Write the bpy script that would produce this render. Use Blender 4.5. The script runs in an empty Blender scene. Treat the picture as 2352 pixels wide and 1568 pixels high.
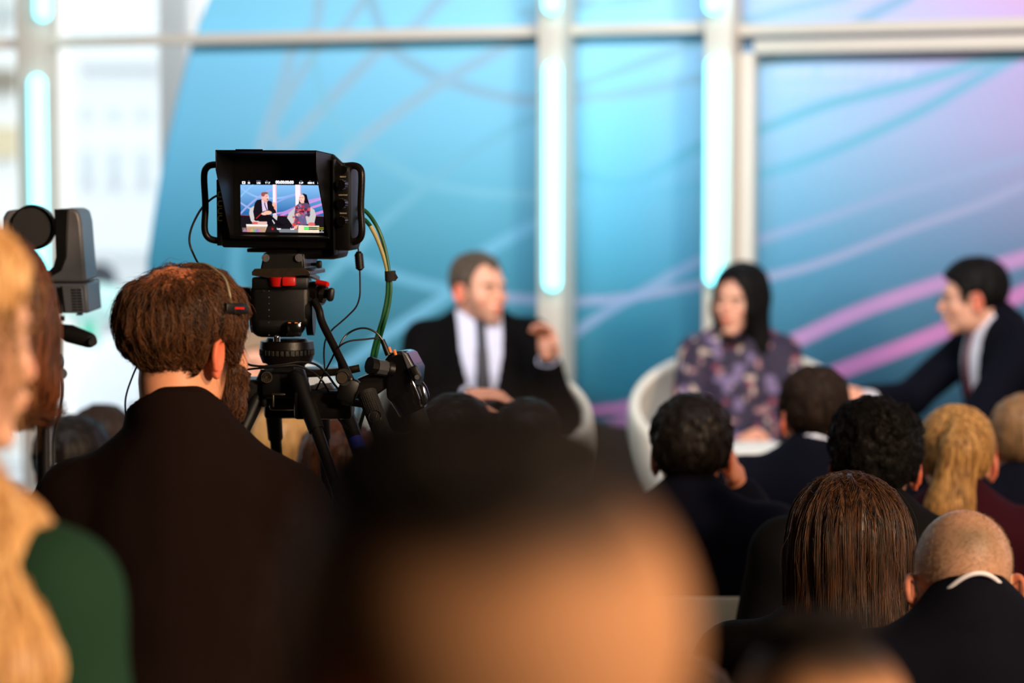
import bpy, bmesh, math, random
import numpy as np
from mathutils import Vector, Matrix, Euler
random.seed(7); RNG = np.random.default_rng(11)
PI = math.pi
COL = bpy.context.scene.collection
# ------------------------------------------------------------------ camera
FPX = 85 / 36 * 2352
CAMZ = 1.82; PITCH = -math.atan((784 - 365) / FPX)
cam_d = bpy.data.cameras.new('camera'); cam = bpy.data.objects.new('camera', cam_d); COL.objects.link(cam)
cam.location = (0, 0, CAMZ); cam.rotation_euler = (PI / 2 + PITCH, 0, 0)
cam_d.lens = 85; cam_d.sensor_width = 36; cam_d.clip_start = .05; cam_d.clip_end = 300
cam_d.dof.use_dof = True; cam_d.dof.focus_distance = 4.12; cam_d.dof.aperture_fstop = 2.3; cam_d.dof.aperture_blades = 0
bpy.context.scene.camera = cam
def ray(px, py):
    v = Vector(((px - 1176) / FPX, 1.0, (784 - py) / FPX))
    c, s = math.cos(PITCH), math.sin(PITCH)
    return Vector((v.x, v.y * c - v.z * s, v.y * s + v.z * c))
def at(px, py, Y):
    r = ray(px, py); t = Y / r.y
    return Vector((r.x * t, Y, CAMZ + r.z * t))
# ------------------------------------------------------------------ objects
def tag(o, label=None, cat=None, group=None, kind=None):
    if label: o['label'] = label
    if cat: o['category'] = cat
    if group: o['group'] = group
    if kind: o['kind'] = kind
    return o
def empty(name, loc=(0, 0, 0), rz=0, label=None, cat=None, group=None, kind=None):
    o = bpy.data.objects.new(name, None); COL.objects.link(o); o.location = loc; o.rotation_euler = (0, 0, rz)
    o.empty_display_size = .1
    return tag(o, label, cat, group, kind)
def link(name, me, mat=None, parent=None):
    o = bpy.data.objects.new(name, me); COL.objects.link(o)
    if mat is not None and not me.materials: me.materials.append(mat)
    if parent is not None: o.parent = parent
    return o
def mesh_np(name, V, F, mat=None, parent=None, smooth=True, attrs=None):
    V = np.asarray(V, np.float32); F = np.asarray(F, np.int32)
    me = bpy.data.meshes.new(name); n = F.shape[1]
    me.vertices.add(len(V)); me.vertices.foreach_set('co', V.ravel())
    me.loops.add(F.size); me.loops.foreach_set('vertex_index', F.ravel())
    me.polygons.add(len(F)); me.polygons.foreach_set('loop_start', np.arange(0, F.size, n, dtype=np.int32))
    me.polygons.foreach_set('loop_total', np.full(len(F), n, np.int32))
    me.update(calc_edges=True)
    if smooth: me.polygons.foreach_set('use_smooth', np.ones(len(F), bool))
    for k, a in (attrs or {}).items():
        a = np.asarray(a, np.float32)
        if a.ndim == 1: at_ = me.attributes.new(k, 'FLOAT', 'POINT'); at_.data.foreach_set('value', a)
        else:
            at_ = me.attributes.new(k, 'FLOAT_COLOR', 'POINT')
            if a.shape[1] == 3: a = np.concatenate([a, np.ones((len(a), 1), np.float32)], 1)
            at_.data.foreach_set('color', a.ravel())
    me.validate()
    return link(name, me, mat, parent)
class MB:
    """collects shapes of one part"""
    def __init__(s): s.bm = bmesh.new()
    def _x(s, vs, M):
        for v in vs: v.co = M @ v.co
    def box(s, c, size, R=None, bev=0, seg=2):
        r = bmesh.ops.create_cube(s.bm, size=1); vs = r['verts']
        if bev:
            for v in vs: v.co = Vector(v.co) * 1
            S = Matrix.Diagonal((size[0], size[1], size[2], 1)); s._x(vs, S)
            es = list({e for v in vs for e in v.link_edges})
            g = bmesh.ops.bevel(s.bm, geom=es, offset=bev, segments=seg, affect='EDGES', profile=.5)
            vs = list({v for f in g['faces'] for v in f.verts} | {v for v in vs if v.is_valid})
        else: s._x(vs, Matrix.Diagonal((size[0], size[1], size[2], 1)))
        s._x(vs, Matrix.Translation(Vector(c)) @ (R.to_4x4() if R else Matrix()))
        return s
    def cyl(s, a, b, r1, r2=None, n=24, cap=True):
        a, b = Vector(a), Vector(b); d = b - a
        r = bmesh.ops.create_cone(s.bm, cap_ends=cap, segments=n, radius1=r1, radius2=r1 if r2 is None else r2, depth=d.length)
        s._x(r['verts'], Matrix.Translation((a + b) / 2) @ d.to_track_quat('Z', 'Y').to_matrix().to_4x4()); return s
    def sph(s, c, r, n=20, R=None):
        q = bmesh.ops.create_uvsphere(s.bm, u_segments=n, v_segments=max(8, n * 2 // 3), radius=1)
        rr = (r, r, r) if isinstance(r, (int, float)) else r
        s._x(q['verts'], Matrix.Translation(Vector(c)) @ (R.to_4x4() if R else Matrix()) @ Matrix.Diagonal((rr[0], rr[1], rr[2], 1))); return s
    def tube(s, pts, r, n=10, res=8, smooth=True, closed=False):
        P = [Vector(p) for p in pts]
        if smooth and len(P) > 2:
            Q = []
            m = len(P)
            rng = range(m if closed else m - 1)
            for i in rng:
                p0 = P[(i - 1) % m] if (closed or i > 0) else P[0] * 2 - P[1]
                p1, p2 = P[i], P[(i + 1) % m]
                p3 = P[(i + 2) % m] if (closed or i + 2 < m) else P[-1] * 2 - P[-2]
                for k in range(res):
                    t = k / res
                    Q.append(.5 * ((2 * p1) + (p2 - p0) * t + (2 * p0 - 5 * p1 + 4 * p2 - p3) * t * t + (3 * p1 - p0 - 3 * p2 + p3) * t ** 3))
            if not closed: Q.append(P[-1])
            P = Q
        rs = r if isinstance(r, (list, tuple)) else None
        rings = []; up = Vector((.13, .37, .92)).normalized(); m = len(P)
        for i, p in enumerate(P):
            if closed: t = P[(i + 1) % m] - P[i - 1]
            else: t = P[min(i + 1, m - 1)] - P[max(i - 1, 0)]
            t.normalize(); u = (up - t * up.dot(t))
            if u.length < 1e-4: u = t.orthogonal()
            u.normalize(); up = u; w = t.cross(u)
            rr = r if rs is None else rs[0] + (rs[1] - rs[0]) * i / max(1, m - 1)
            rings.append([s.bm.verts.new(p + (u * math.cos(a) + w * math.sin(a)) * rr) for a in [2 * PI * k / n for k in range(n)]])
        for i in range(m if closed else m - 1):
            A, B = rings[i], rings[(i + 1) % m]
            for k in range(n): s.bm.faces.new((A[k], A[(k + 1) % n], B[(k + 1) % n], B[k]))
        if not closed:
            s.bm.faces.new(rings[0][::-1]); s.bm.faces.new(rings[-1])
        return s
    def prism(s, pts, d, flip=False):
        """closed polygon pts (3D) extruded by vector d"""
        A = [s.bm.verts.new(Vector(p)) for p in pts]; B = [s.bm.verts.new(Vector(p) + Vector(d)) for p in pts]
        n = len(A)
        s.bm.faces.new(A); s.bm.faces.new(B[::-1])
        for i in range(n): s.bm.faces.new((A[i], B[i], B[(i + 1) % n], A[(i + 1) % n]))
        return s
    def ring(s, c, axis, r, tube, n=32, m=8):
        c = Vector(c); q = Vector(axis).to_track_quat('Z', 'Y')
        return s.tube([c + q @ Vector((math.cos(a) * r, math.sin(a) * r, 0)) for a in [2 * PI * k / n for k in range(n)]], tube, n=m, smooth=False, closed=True)
    def build(s, name, mat, parent=None, bevel=0, smooth=35):
        bmesh.ops.recalc_face_normals(s.bm, faces=s.bm.faces[:])
        me = bpy.data.meshes.new(name); s.bm.to_mesh(me); s.bm.free()
        if smooth:
            for p in me.polygons: p.use_smooth = True
            try: me.set_sharp_from_angle(angle=math.radians(smooth))
            except Exception: pass
        o = link(name, me, mat, parent)
        if bevel:
            b = o.modifiers.new('bevel', 'BEVEL'); b.width = bevel; b.segments = 2; b.limit_method = 'ANGLE'; b.angle_limit = .7
        return o
def rot(x=0, y=0, z=0): return Euler((math.radians(x), math.radians(y), math.radians(z))).to_matrix()
# ------------------------------------------------------------------ materials
def lin(c):
    return tuple(((v / 255) / 12.92 if v / 255 <= .04045 else ((v / 255 + .055) / 1.055) ** 2.4) for v in c)
def newmat(name):
    m = bpy.data.materials.new(name); m.use_nodes = True; nt = m.node_tree
    return m, nt, nt.nodes['Principled BSDF']
def mat(name, rgb, rough=.5, metal=0, spec=.5, noise=0, nscale=40, bump=0, bscale=80, emit=None, estr=0, coat=0, sheen=0, trans=0, raw=False):
    m, nt, b = newmat(name); c = rgb if raw else lin(rgb)
    b.inputs['Roughness'].default_value = rough; b.inputs['Metallic'].default_value = metal
    b.inputs['Specular IOR Level'].default_value = spec; b.inputs['Coat Weight'].default_value = coat
    b.inputs['Sheen Weight'].default_value = sheen; b.inputs['Transmission Weight'].default_value = trans
    tc = nt.nodes.new('ShaderNodeTexCoord')
    n = nt.nodes.new('ShaderNodeTexNoise'); n.inputs['Scale'].default_value = nscale; n.inputs['Detail'].default_value = 4
    nt.links.new(tc.outputs['Object'], n.inputs['Vector'])
    mx = nt.nodes.new('ShaderNodeMix'); mx.data_type = 'RGBA'; k = noise or .06
    mx.inputs[6].default_value = (*[v * (1 - k) for v in c], 1); mx.inputs[7].default_value = (*[min(1, v * (1 + k)) for v in c], 1)
    nt.links.new(n.outputs['Fac'], mx.inputs[0]); nt.links.new(mx.outputs[2], b.inputs['Base Color'])
    if bump:
        n2 = nt.nodes.new('ShaderNodeTexNoise'); n2.inputs['Scale'].default_value = bscale; n2.inputs['Detail'].default_value = 3
        nt.links.new(tc.outputs['Object'], n2.inputs['Vector'])
        bp = nt.nodes.new('ShaderNodeBump'); bp.inputs['Strength'].default_value = bump; bp.inputs['Distance'].default_value = .004
        nt.links.new(n2.outputs['Fac'], bp.inputs['Height']); nt.links.new(bp.outputs['Normal'], b.inputs['Normal'])
    if emit:
        b.inputs['Emission Color'].default_value = (*lin(emit), 1); b.inputs['Emission Strength'].default_value = estr
    return m
def attr_mat(name, attr='tint', rough=.6, emission=0, spec=.3, bump=0, bscale=100, sheen=0):
    m, nt, b = newmat(name)
    a = nt.nodes.new('ShaderNodeAttribute'); a.attribute_name = attr
    nt.links.new(a.outputs['Color'], b.inputs['Base Color'])
    b.inputs['Roughness'].default_value = rough; b.inputs['Specular IOR Level'].default_value = spec; b.inputs['Sheen Weight'].default_value = sheen
    if emission:
        b.inputs['Base Color'].default_value = (0, 0, 0, 1); nt.links.remove(b.inputs['Base Color'].links[0])
        nt.links.new(a.outputs['Color'], b.inputs['Emission Color']); b.inputs['Emission Strength'].default_value = emission
    if bump:
        n2 = nt.nodes.new('ShaderNodeTexNoise'); n2.inputs['Scale'].default_value = bscale
        bp = nt.nodes.new('ShaderNodeBump'); bp.inputs['Strength'].default_value = bump; bp.inputs['Distance'].default_value = .003
        nt.links.new(n2.outputs['Fac'], bp.inputs['Height']); nt.links.new(bp.outputs['Normal'], b.inputs['Normal'])
    return m
# ------------------------------------------------------------------ signed distance shapes
NT = RNG.random((32, 32, 32)).astype(np.float32)
def noise3(p):
    i = np.floor(p).astype(np.int32); f = (p - i).astype(np.float32); f = f * f * (3 - 2 * f); i &= 31; j = (i + 1) & 31
    x0, y0, z0 = i[:, 0], i[:, 1], i[:, 2]; x1, y1, z1 = j[:, 0], j[:, 1], j[:, 2]; fx, fy, fz = f[:, 0], f[:, 1], f[:, 2]
    a = NT[x0, y0, z0] * (1 - fx) + NT[x1, y0, z0] * fx; b = NT[x0, y1, z0] * (1 - fx) + NT[x1, y1, z0] * fx
    c = NT[x0, y0, z1] * (1 - fx) + NT[x1, y0, z1] * fx; d = NT[x0, y1, z1] * (1 - fx) + NT[x1, y1, z1] * fx
    return ((a * (1 - fy) + b * fy) * (1 - fz) + (c * (1 - fy) + d * fy) * fz) * 2 - 1
def A3(v): return np.array(v, np.float32)
def ell(p, c, r, R=None):
    q = p - A3(c)
    if R is not None: q = q @ np.array(R, np.float32)      # R columns = axes
    r = A3(r); k0 = np.sqrt(((q / r) ** 2).sum(1)); k1 = np.sqrt(((q / (r * r)) ** 2).sum(1)) + 1e-9
    return k0 * (k0 - 1) / k1
def cap(p, a, b, ra, rb=None):
    a, b = A3(a), A3(b); rb = ra if rb is None else rb; ab = b - a
    t = np.clip(((p - a) @ ab) / max(1e-9, float(ab @ ab)), 0, 1)
    return np.sqrt(((p - a - t[:, None] * ab) ** 2).sum(1)) - (ra + (rb - ra) * t)
def smin(a, b, k):
    if k <= 0: return np.minimum(a, b)
    h = np.maximum(k - np.abs(a - b), 0) / k
    return np.minimum(a, b) - h * h * k * .25
def smax(a, b, k): return -smin(-a, -b, k)
def sstep(a, b, x):
    t = np.clip((x - a) / (b - a), 0, 1); return t * t * (3 - 2 * t)
def nets(fn, lo, hi, h):
    """surface nets of fn<0 inside the box lo..hi"""
    lo = A3(lo); hi = A3(hi); B = 4
    nb = np.maximum(1, np.ceil((hi - lo) / (h * B)).astype(int)); n = nb * B
    cx = [lo[i] + (np.arange(nb[i]) + .5) * B * h - h * .5 for i in range(3)]
    G = np.stack(np.meshgrid(*cx, indexing='ij'), -1).reshape(-1, 3).astype(np.float32)
    C = fn(G).reshape(nb)
    act = np.abs(C) < B * h * 1.75
    F = np.repeat(np.repeat(np.repeat(C, B, 0), B, 1), B, 2).astype(np.float32)
    ai = np.argwhere(act)
    if len(ai) == 0: return np.zeros((0, 3)), np.zeros((0, 4), int)
    off = np.stack(np.meshgrid(*[np.arange(B)] * 3, indexing='ij'), -1).reshape(-1, 3)
    for s in range(0, len(ai), 6000):
        idx = (ai[s:s + 6000, None, :] * B + off[None]).reshape(-1, 3)
        v = fn((lo + idx * h).astype(np.float32)); F[idx[:, 0], idx[:, 1], idx[:, 2]] = v
    for a_ in range(3):                                     # close the box
        sl = [slice(None)] * 3
        for e in (0, -1):
            sl[a_] = e; F[tuple(sl)] = np.maximum(F[tuple(sl)], h * .3)
    I = F < 0
    cnt = np.zeros(np.array(F.shape) - 1, np.int8)
    for dx in (0, 1):
        for dy in (0, 1):
            for dz in (0, 1): cnt += I[dx:F.shape[0] - 1 + dx, dy:F.shape[1] - 1 + dy, dz:F.shape[2] - 1 + dz]
    cells = np.argwhere((cnt > 0) & (cnt < 8))
    vid = -np.ones(cnt.shape, np.int64); vid[cells[:, 0], cells[:, 1], cells[:, 2]] = np.arange(len(cells))
    S = np.zeros((len(cells), 3)); N = np.zeros(len(cells))
    cor = [(a, b, c) for a in (0, 1) for b in (0, 1) for c in (0, 1)]
    for a in cor:
        for ax in range(3):
            if a[ax]: continue
            b = list(a); b[ax] = 1
            fa = F[cells[:, 0] + a[0], cells[:, 1] + a[1], cells[:, 2] + a[2]]; fb = F[cells[:, 0] + b[0], cells[:, 1] + b[1], cells[:, 2] + b[2]]
            m = (fa < 0) != (fb < 0); t = np.where(m, fa / np.where(m, fa - fb, 1), 0)
            pt = np.array(a, float)[None] + t[:, None] * (np.array(b) - np.array(a))[None]
            S += pt * m[:, None]; N += m
    V = lo + (cells + S / np.maximum(N, 1)[:, None]) * h
    Q = []
    for ax in range(3):
        sa = [slice(0, -1) if i == ax else slice(1, -1) for i in range(3)]; sb = [slice(1, None) if i == ax else slice(1, -1) for i in range(3)]
        A, Bb = I[tuple(sa)], I[tuple(sb)]
        e = np.argwhere(A != Bb)
        if len(e) == 0: continue
        for i in range(3):
            if i != ax: e[:, i] += 1
        flip = I[e[:, 0], e[:, 1], e[:, 2]]
        u, w = (ax + 1) % 3, (ax + 2) % 3
        def g(du, dw):
            c = e.copy(); c[:, u] -= du; c[:, w] -= dw; return vid[c[:, 0], c[:, 1], c[:, 2]]
        q = np.stack([g(1, 1), g(0, 1), g(0, 0), g(1, 0)], 1); q[~flip] = q[~flip][:, ::-1]; Q.append(q)
    F4 = np.concatenate(Q); F4 = F4[(F4 >= 0).all(1)]
    return V.astype(np.float32), F4.astype(np.int32)
def grad(fn, p, e=.0012):
    g = np.stack([fn(p + A3(d)) - fn(p - A3(d)) for d in ((e, 0, 0), (0, e, 0), (0, 0, e))], 1)
    return g / (np.linalg.norm(g, axis=1, keepdims=True) + 1e-9)
def strands(name, fn, roots, dirfn, nseg, step, rad, mat_, parent, lift=.001, jit=.15, lens=None, wave=0, tintr=(.6, 1.4), dlift=0):
    """thin hair locks growing over the surface fn=0"""
    n = len(roots); p = roots.astype(np.float32).copy(); P = [p.copy()]
    lf = (lift * RNG.uniform(.1, 1.6, n)).astype(np.float32); ph = RNG.uniform(0, 6.28, n); J = RNG.normal(0, jit, (n, 3)).astype(np.float32)
    L = np.ones(n) if lens is None else lens
    for k in range(nseg):
        g = grad(fn, p); d = dirfn(p, g, k / nseg) + J
        if wave: d = d + wave * np.cross(d, g) * np.sin(ph + k * 1.1)[:, None]
        d = d - g * (d * g).sum(1)[:, None]; d /= np.linalg.norm(d, axis=1, keepdims=True) + 1e-9
        p = p + d * (step * L)[:, None]
        f = fn(p); p = p - g * (f - lf - dlift * (k + 1))[:, None]
        P.append(p.astype(np.float32).copy())
    P = np.stack(P, 1); m = P.shape[1]
    T = np.gradient(P, axis=1); T /= np.linalg.norm(T, axis=2, keepdims=True) + 1e-9
    up = grad(fn, P.reshape(-1, 3)).reshape(P.shape); W = np.cross(T, up); W /= np.linalg.norm(W, axis=2, keepdims=True) + 1e-9; U = np.cross(W, T)
    tp = (1 - (np.arange(m) / (m - 1)) ** 2.2 * .85)[None, :, None]; rr = (rad * RNG.uniform(.6, 1.4, n))[:, None, None] * tp
    R = [P + (W * math.cos(a) * 1.6 + U * math.sin(a)) * rr for a in (PI / 2, PI / 2 + 2.1, PI / 2 + 4.2)]
    V = np.stack(R, 2).reshape(-1, 3)
    base = (np.arange(n) * m * 3)[:, None, None] + (np.arange(m - 1) * 3)[None, :, None]; k3 = np.arange(3)[None, None]
    k4 = (k3 + 1) % 3
    F = np.stack([base + k3, base + k4, base + k4 + 3, base + k3 + 3], -1).reshape(-1, 4)
    t = np.repeat(RNG.uniform(tintr[0], tintr[1], n), m * 3)
    return mesh_np(name, V, F, mat_, parent, attrs={'shade': t})
def hairmat(name, rgb, rgb2=None, rough=.42, spec=.35, nsc=(140, 140, 14)):
    m, nt, b = newmat(name); c = lin(rgb); c2 = lin(rgb2 or [v * 1.5 for v in rgb])
    a = nt.nodes.new('ShaderNodeAttribute'); a.attribute_name = 'shade'
    tc = nt.nodes.new('ShaderNodeTexCoord'); mp = nt.nodes.new('ShaderNodeMapping'); mp.inputs['Scale'].default_value = nsc
    n = nt.nodes.new('ShaderNodeTexNoise'); n.inputs['Scale'].default_value = 1; n.inputs['Detail'].default_value = 5
    nt.links.new(tc.outputs['Object'], mp.inputs['Vector']); nt.links.new(mp.outputs['Vector'], n.inputs['Vector'])
    mu = nt.nodes.new('ShaderNodeMath'); mu.operation = 'MULTIPLY'; nt.links.new(a.outputs['Fac'], mu.inputs[0])
    rm = nt.nodes.new('ShaderNodeMapRange'); rm.inputs['From Min'].default_value = .3; rm.inputs['From Max'].default_value = .7; nt.links.new(n.outputs['Fac'], rm.inputs['Value'])
    nt.links.new(rm.outputs['Result'], mu.inputs[1])
    mx = nt.nodes.new('ShaderNodeMix'); mx.data_type = 'RGBA'; mx.inputs[6].default_value = (*c, 1); mx.inputs[7].default_value = (*c2, 1)
    nt.links.new(mu.outputs[0], mx.inputs[0])
    sc_ = nt.nodes.new('ShaderNodeAttribute'); sc_.attribute_name = 'scalp'; m5 = nt.nodes.new('ShaderNodeMix'); m5.data_type = 'RGBA'; m5.inputs[7].default_value = (*lin((214, 128, 84)), 1)
    nt.links.new(sc_.outputs['Fac'], m5.inputs[0]); nt.links.new(mx.outputs[2], m5.inputs[6]); nt.links.new(m5.outputs[2], b.inputs['Base Color'])
    b.inputs['Roughness'].default_value = rough; b.inputs['Specular IOR Level'].default_value = spec
    bp = nt.nodes.new('ShaderNodeBump'); bp.inputs['Strength'].default_value = .5; bp.inputs['Distance'].default_value = .003
    nt.links.new(n.outputs['Fac'], bp.inputs['Height']); nt.links.new(bp.outputs['Normal'], b.inputs['Normal'])
    return m
def skinmat(name, rgb, stub=(60, 45, 35), flush=None, rough=.5):
    m, nt, b = newmat(name); c = lin(rgb); fl = lin(flush or (min(255, rgb[0]), rgb[1] * .68, rgb[2] * .62))
    n = nt.nodes.new('ShaderNodeTexNoise'); n.inputs['Scale'].default_value = 60; n.inputs['Detail'].default_value = 5
    tc = nt.nodes.new('ShaderNodeTexCoord'); nt.links.new(tc.outputs['Object'], n.inputs['Vector'])
    mx = nt.nodes.new('ShaderNodeMix'); mx.data_type = 'RGBA'; mx.inputs[6].default_value = (*[v * .9 for v in c], 1); mx.inputs[7].default_value = (*[min(1, v * 1.08) for v in c], 1)
    nt.links.new(n.outputs['Fac'], mx.inputs[0])
    a = nt.nodes.new('ShaderNodeAttribute'); a.attribute_name = 'flush'
    m2 = nt.nodes.new('ShaderNodeMix'); m2.data_type = 'RGBA'; m2.inputs[7].default_value = (*fl, 1)
    nt.links.new(a.outputs['Fac'], m2.inputs[0]); nt.links.new(mx.outputs[2], m2.inputs[6])
    s = nt.nodes.new('ShaderNodeAttribute'); s.attribute_name = 'stubble'
    m3 = nt.nodes.new('ShaderNodeMix'); m3.data_type = 'RGBA'; m3.inputs[7].default_value = (*lin(stub), 1)
    nt.links.new(s.outputs['Fac'], m3.inputs[0]); nt.links.new(m2.outputs[2], m3.inputs[6]); nt.links.new(m3.outputs[2], b.inputs['Base Color'])
    b.inputs['Roughness'].default_value = rough; b.inputs['Specular IOR Level'].default_value = .35
    n2 = nt.nodes.new('ShaderNodeTexNoise'); n2.inputs['Scale'].default_value = 500; nt.links.new(tc.outputs['Object'], n2.inputs['Vector'])
    bp = nt.nodes.new('ShaderNodeBump'); bp.inputs['Strength'].default_value = .25; bp.inputs['Distance'].default_value = .0008
    nt.links.new(n2.outputs['Fac'], bp.inputs['Height']); nt.links.new(bp.outputs['Normal'], b.inputs['Normal'])
    return m
M = {}
M['black_plastic'] = mat('black_plastic', (7, 7, 7), .42, spec=.35, bump=.12, bscale=900)
M['black_gloss'] = mat('black_gloss', (10, 10, 11), .12, spec=.6, coat=.4)
M['black_metal'] = mat('black_metal', (20, 15, 12), .38, metal=.3, spec=.4, bump=.08, bscale=400)
M['rubber'] = mat('rubber', (22, 18, 14), .65, bump=.3, bscale=600)
M['grey_metal'] = mat('grey_metal', (92, 94, 100), .38, metal=.6, bump=.08, bscale=300)
M['chrome'] = mat('chrome', (200, 200, 205), .12, metal=1)
M['worn_metal'] = mat('worn_metal', (70, 62, 52), .35, metal=.8, noise=.5, nscale=120)
M['red'] = mat('red_plastic', (190, 18, 14), .4)
M['green_cable'] = mat('green_cable', (22, 84, 48), .45)
M['cream_cable'] = mat('cream_cable', (178, 168, 118), .45)
M['black_cable'] = mat('black_cable', (14, 13, 13), .35, spec=.7)
M['velcro'] = mat('velcro', (32, 28, 26), .9, bump=.5, bscale=500)
M['blue'] = mat('blue_band', (22, 34, 140), .6)
M['label'] = mat('label_print', (175, 165, 140), .6)
M['yellow_label'] = mat('yellow_label', (255, 244, 110), .5, emit=(196, 190, 90), estr=0)
M['orange_plug'] = mat('orange_plug', (226, 130, 60), .4)
M['shoe'] = mat('shoe_leather', (16, 14, 13), .35)
M['white_text'] = mat('screen_white', (0, 0, 0), .5, emit=(250, 250, 255), estr=1.2)
M['dim_text'] = mat('screen_dim', (0, 0, 0), .5, emit=(120, 120, 150), estr=.8)
M['frame'] = mat('cream_frame', (212, 205, 193), .45, noise=.03, nscale=6)
M['white_chair'] = mat('white_chair', (232, 226, 212), .5)
M['cream_chair'] = mat('cream_chair', (230, 212, 180), .6, noise=.04)
M['floor'] = mat('floor_mat', (60, 55, 52), .6, noise=.2, nscale=8)
M['carpet'] = mat('stage_mat', (52, 48, 50), .9, noise=.15, nscale=60)
M['dark_wall'] = mat('dark_wall', (40, 34, 30), .85, noise=.1, nscale=20)
M['ceiling'] = mat('ceiling_mat', (84, 80, 76), .9)
M['skirting'] = mat('dark_skirting', (34, 26, 20), .8)
SK = skinmat('skin_warm', (226, 158, 122)); SK_OP = skinmat('skin_operator', (232, 160, 122), stub=(52, 34, 22)); SK_PALE = skinmat('skin_pale', (228, 172, 142), stub=(128, 106, 84))
SK_FADE = skinmat('skin_fade', (190, 134, 90), stub=(30, 19, 12), rough=.75); SK_STAGE = skinmat('skin_stage', (228, 168, 140), stub=(92, 72, 56)); SK_F = skinmat('skin_light', (236, 180, 150)); SK_TAN = skinmat('skin_tan', (206, 140, 108), stub=(30, 22, 18))
H_BROWN = hairmat('hair_brown', (44, 27, 16), (122, 76, 42)); H_DARK = hairmat('hair_dark', (14, 10, 8), (34, 24, 18), rough=.5, spec=.25); H_BLACK = hairmat('hair_black', (9, 8, 8), (22, 19, 17), rough=.6, spec=.15)
H_BLOND = hairmat('hair_blond', (112, 72, 34), (228, 176, 104), rough=.4); H_LONG = hairmat('hair_long_brown', (26, 16, 10), (100, 64, 38)); H_GREY = hairmat('hair_grey', (136, 112, 90), (184, 160, 134), rough=.9, spec=.03)
H_AUB = hairmat('hair_auburn', (50, 26, 14), (120, 66, 34)); H_MID = hairmat('hair_mid', (30, 22, 17), (56, 40, 30), rough=.6, spec=.15); H_SANDY = hairmat('hair_sandy', (120, 86, 56), (176, 136, 92)); H_GBR = hairmat('hair_greybrown', (66, 54, 44), (112, 98, 84))
C_NAVY = mat('navy_wool', (12, 13, 23), .85, bump=.25, bscale=500, spec=.06); C_BLACK = mat('black_wool', (9, 8, 9), .85, bump=.25, bscale=500, spec=.06)
C_SWEAT = mat('brown_black_knit', (25, 15, 12), .9, bump=.3, bscale=700, spec=.06); C_GREEN = mat('green_wool', (30, 56, 40), .85, bump=.2, bscale=400, spec=.06)
C_CHAR = mat('charcoal_wool', (18, 18, 20), .85, bump=.25, bscale=500, spec=.06); C_BURG = mat('burgundy_wool', (48, 13, 22), .85, bump=.2, bscale=400, spec=.06); C_SHIRT = mat('white_shirt', (226, 226, 236), .7)
C_BLUESHIRT = mat('pale_blue_shirt', (206, 210, 234), .7); C_TIE = mat('navy_tie', (24, 26, 40), .6); C_WINE = mat('wine_tie', (92, 24, 40), .6); C_GREYW = mat('grey_wool', (96, 92, 88), .85); C_BEIGE = mat('beige_knit', (190, 160, 120), .9)
C_DRESS = attr_mat('floral_dress', 'tint', .7)
H_GOLD = hairmat('hair_gold', (176, 116, 58), (255, 214, 150), rough=.4)
# ------------------------------------------------------------------ people
def ear_sdf(q, flare=25):
    """q: head coordinates with |x|"""
    c, s = math.cos(math.radians(flare)), math.sin(math.radians(flare))
    d = q - A3((.081, -.012, -.012)); u = d[:, 0] * c + d[:, 1] * s * 1.0; v = -d[:, 0] * s + d[:, 1] * c
    u, v = d[:, 0] * c + d[:, 1] * s, -d[:, 0] * s + d[:, 1] * c
    w = d[:, 2] - .12 * v; v = v + .10 * w * 0
    wid = np.where(w > 0, 1.0, 1.0 + w * 9)
    vv = v / np.maximum(wid, .55)
    e = np.sqrt((vv / .0175) ** 2 + (w / .031) ** 2) + 1e-6
    plate = np.maximum((e - 1) * .015, np.abs(u) - .0028)
    ring = np.sqrt(((e - .92) * .018) ** 2 + (u - .004) ** 2) - .0036
    ring = np.where((w < -.022), plate, ring)
    r = smin(plate, ring, .004)
    con = ell(np.stack([u, v, w], 1), (.005, .003, -.004), (.0075, .0085, .013)); r = smax(r, -con, .003)
    lobe = ell(np.stack([u, v, w], 1), (.001, .004, -.026), (.0045, .008, .009))
    root = ell(np.stack([u, v, w], 1), (-.006, .010, -.004), (.009, .009, .022))
    ant = cap(np.stack([u, v, w], 1), (.003, -.004, .014), (.003, -.007, -.014), .0028)
    return smin(smin(smin(r, lobe, .006), root, .006), ant, .003)
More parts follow.
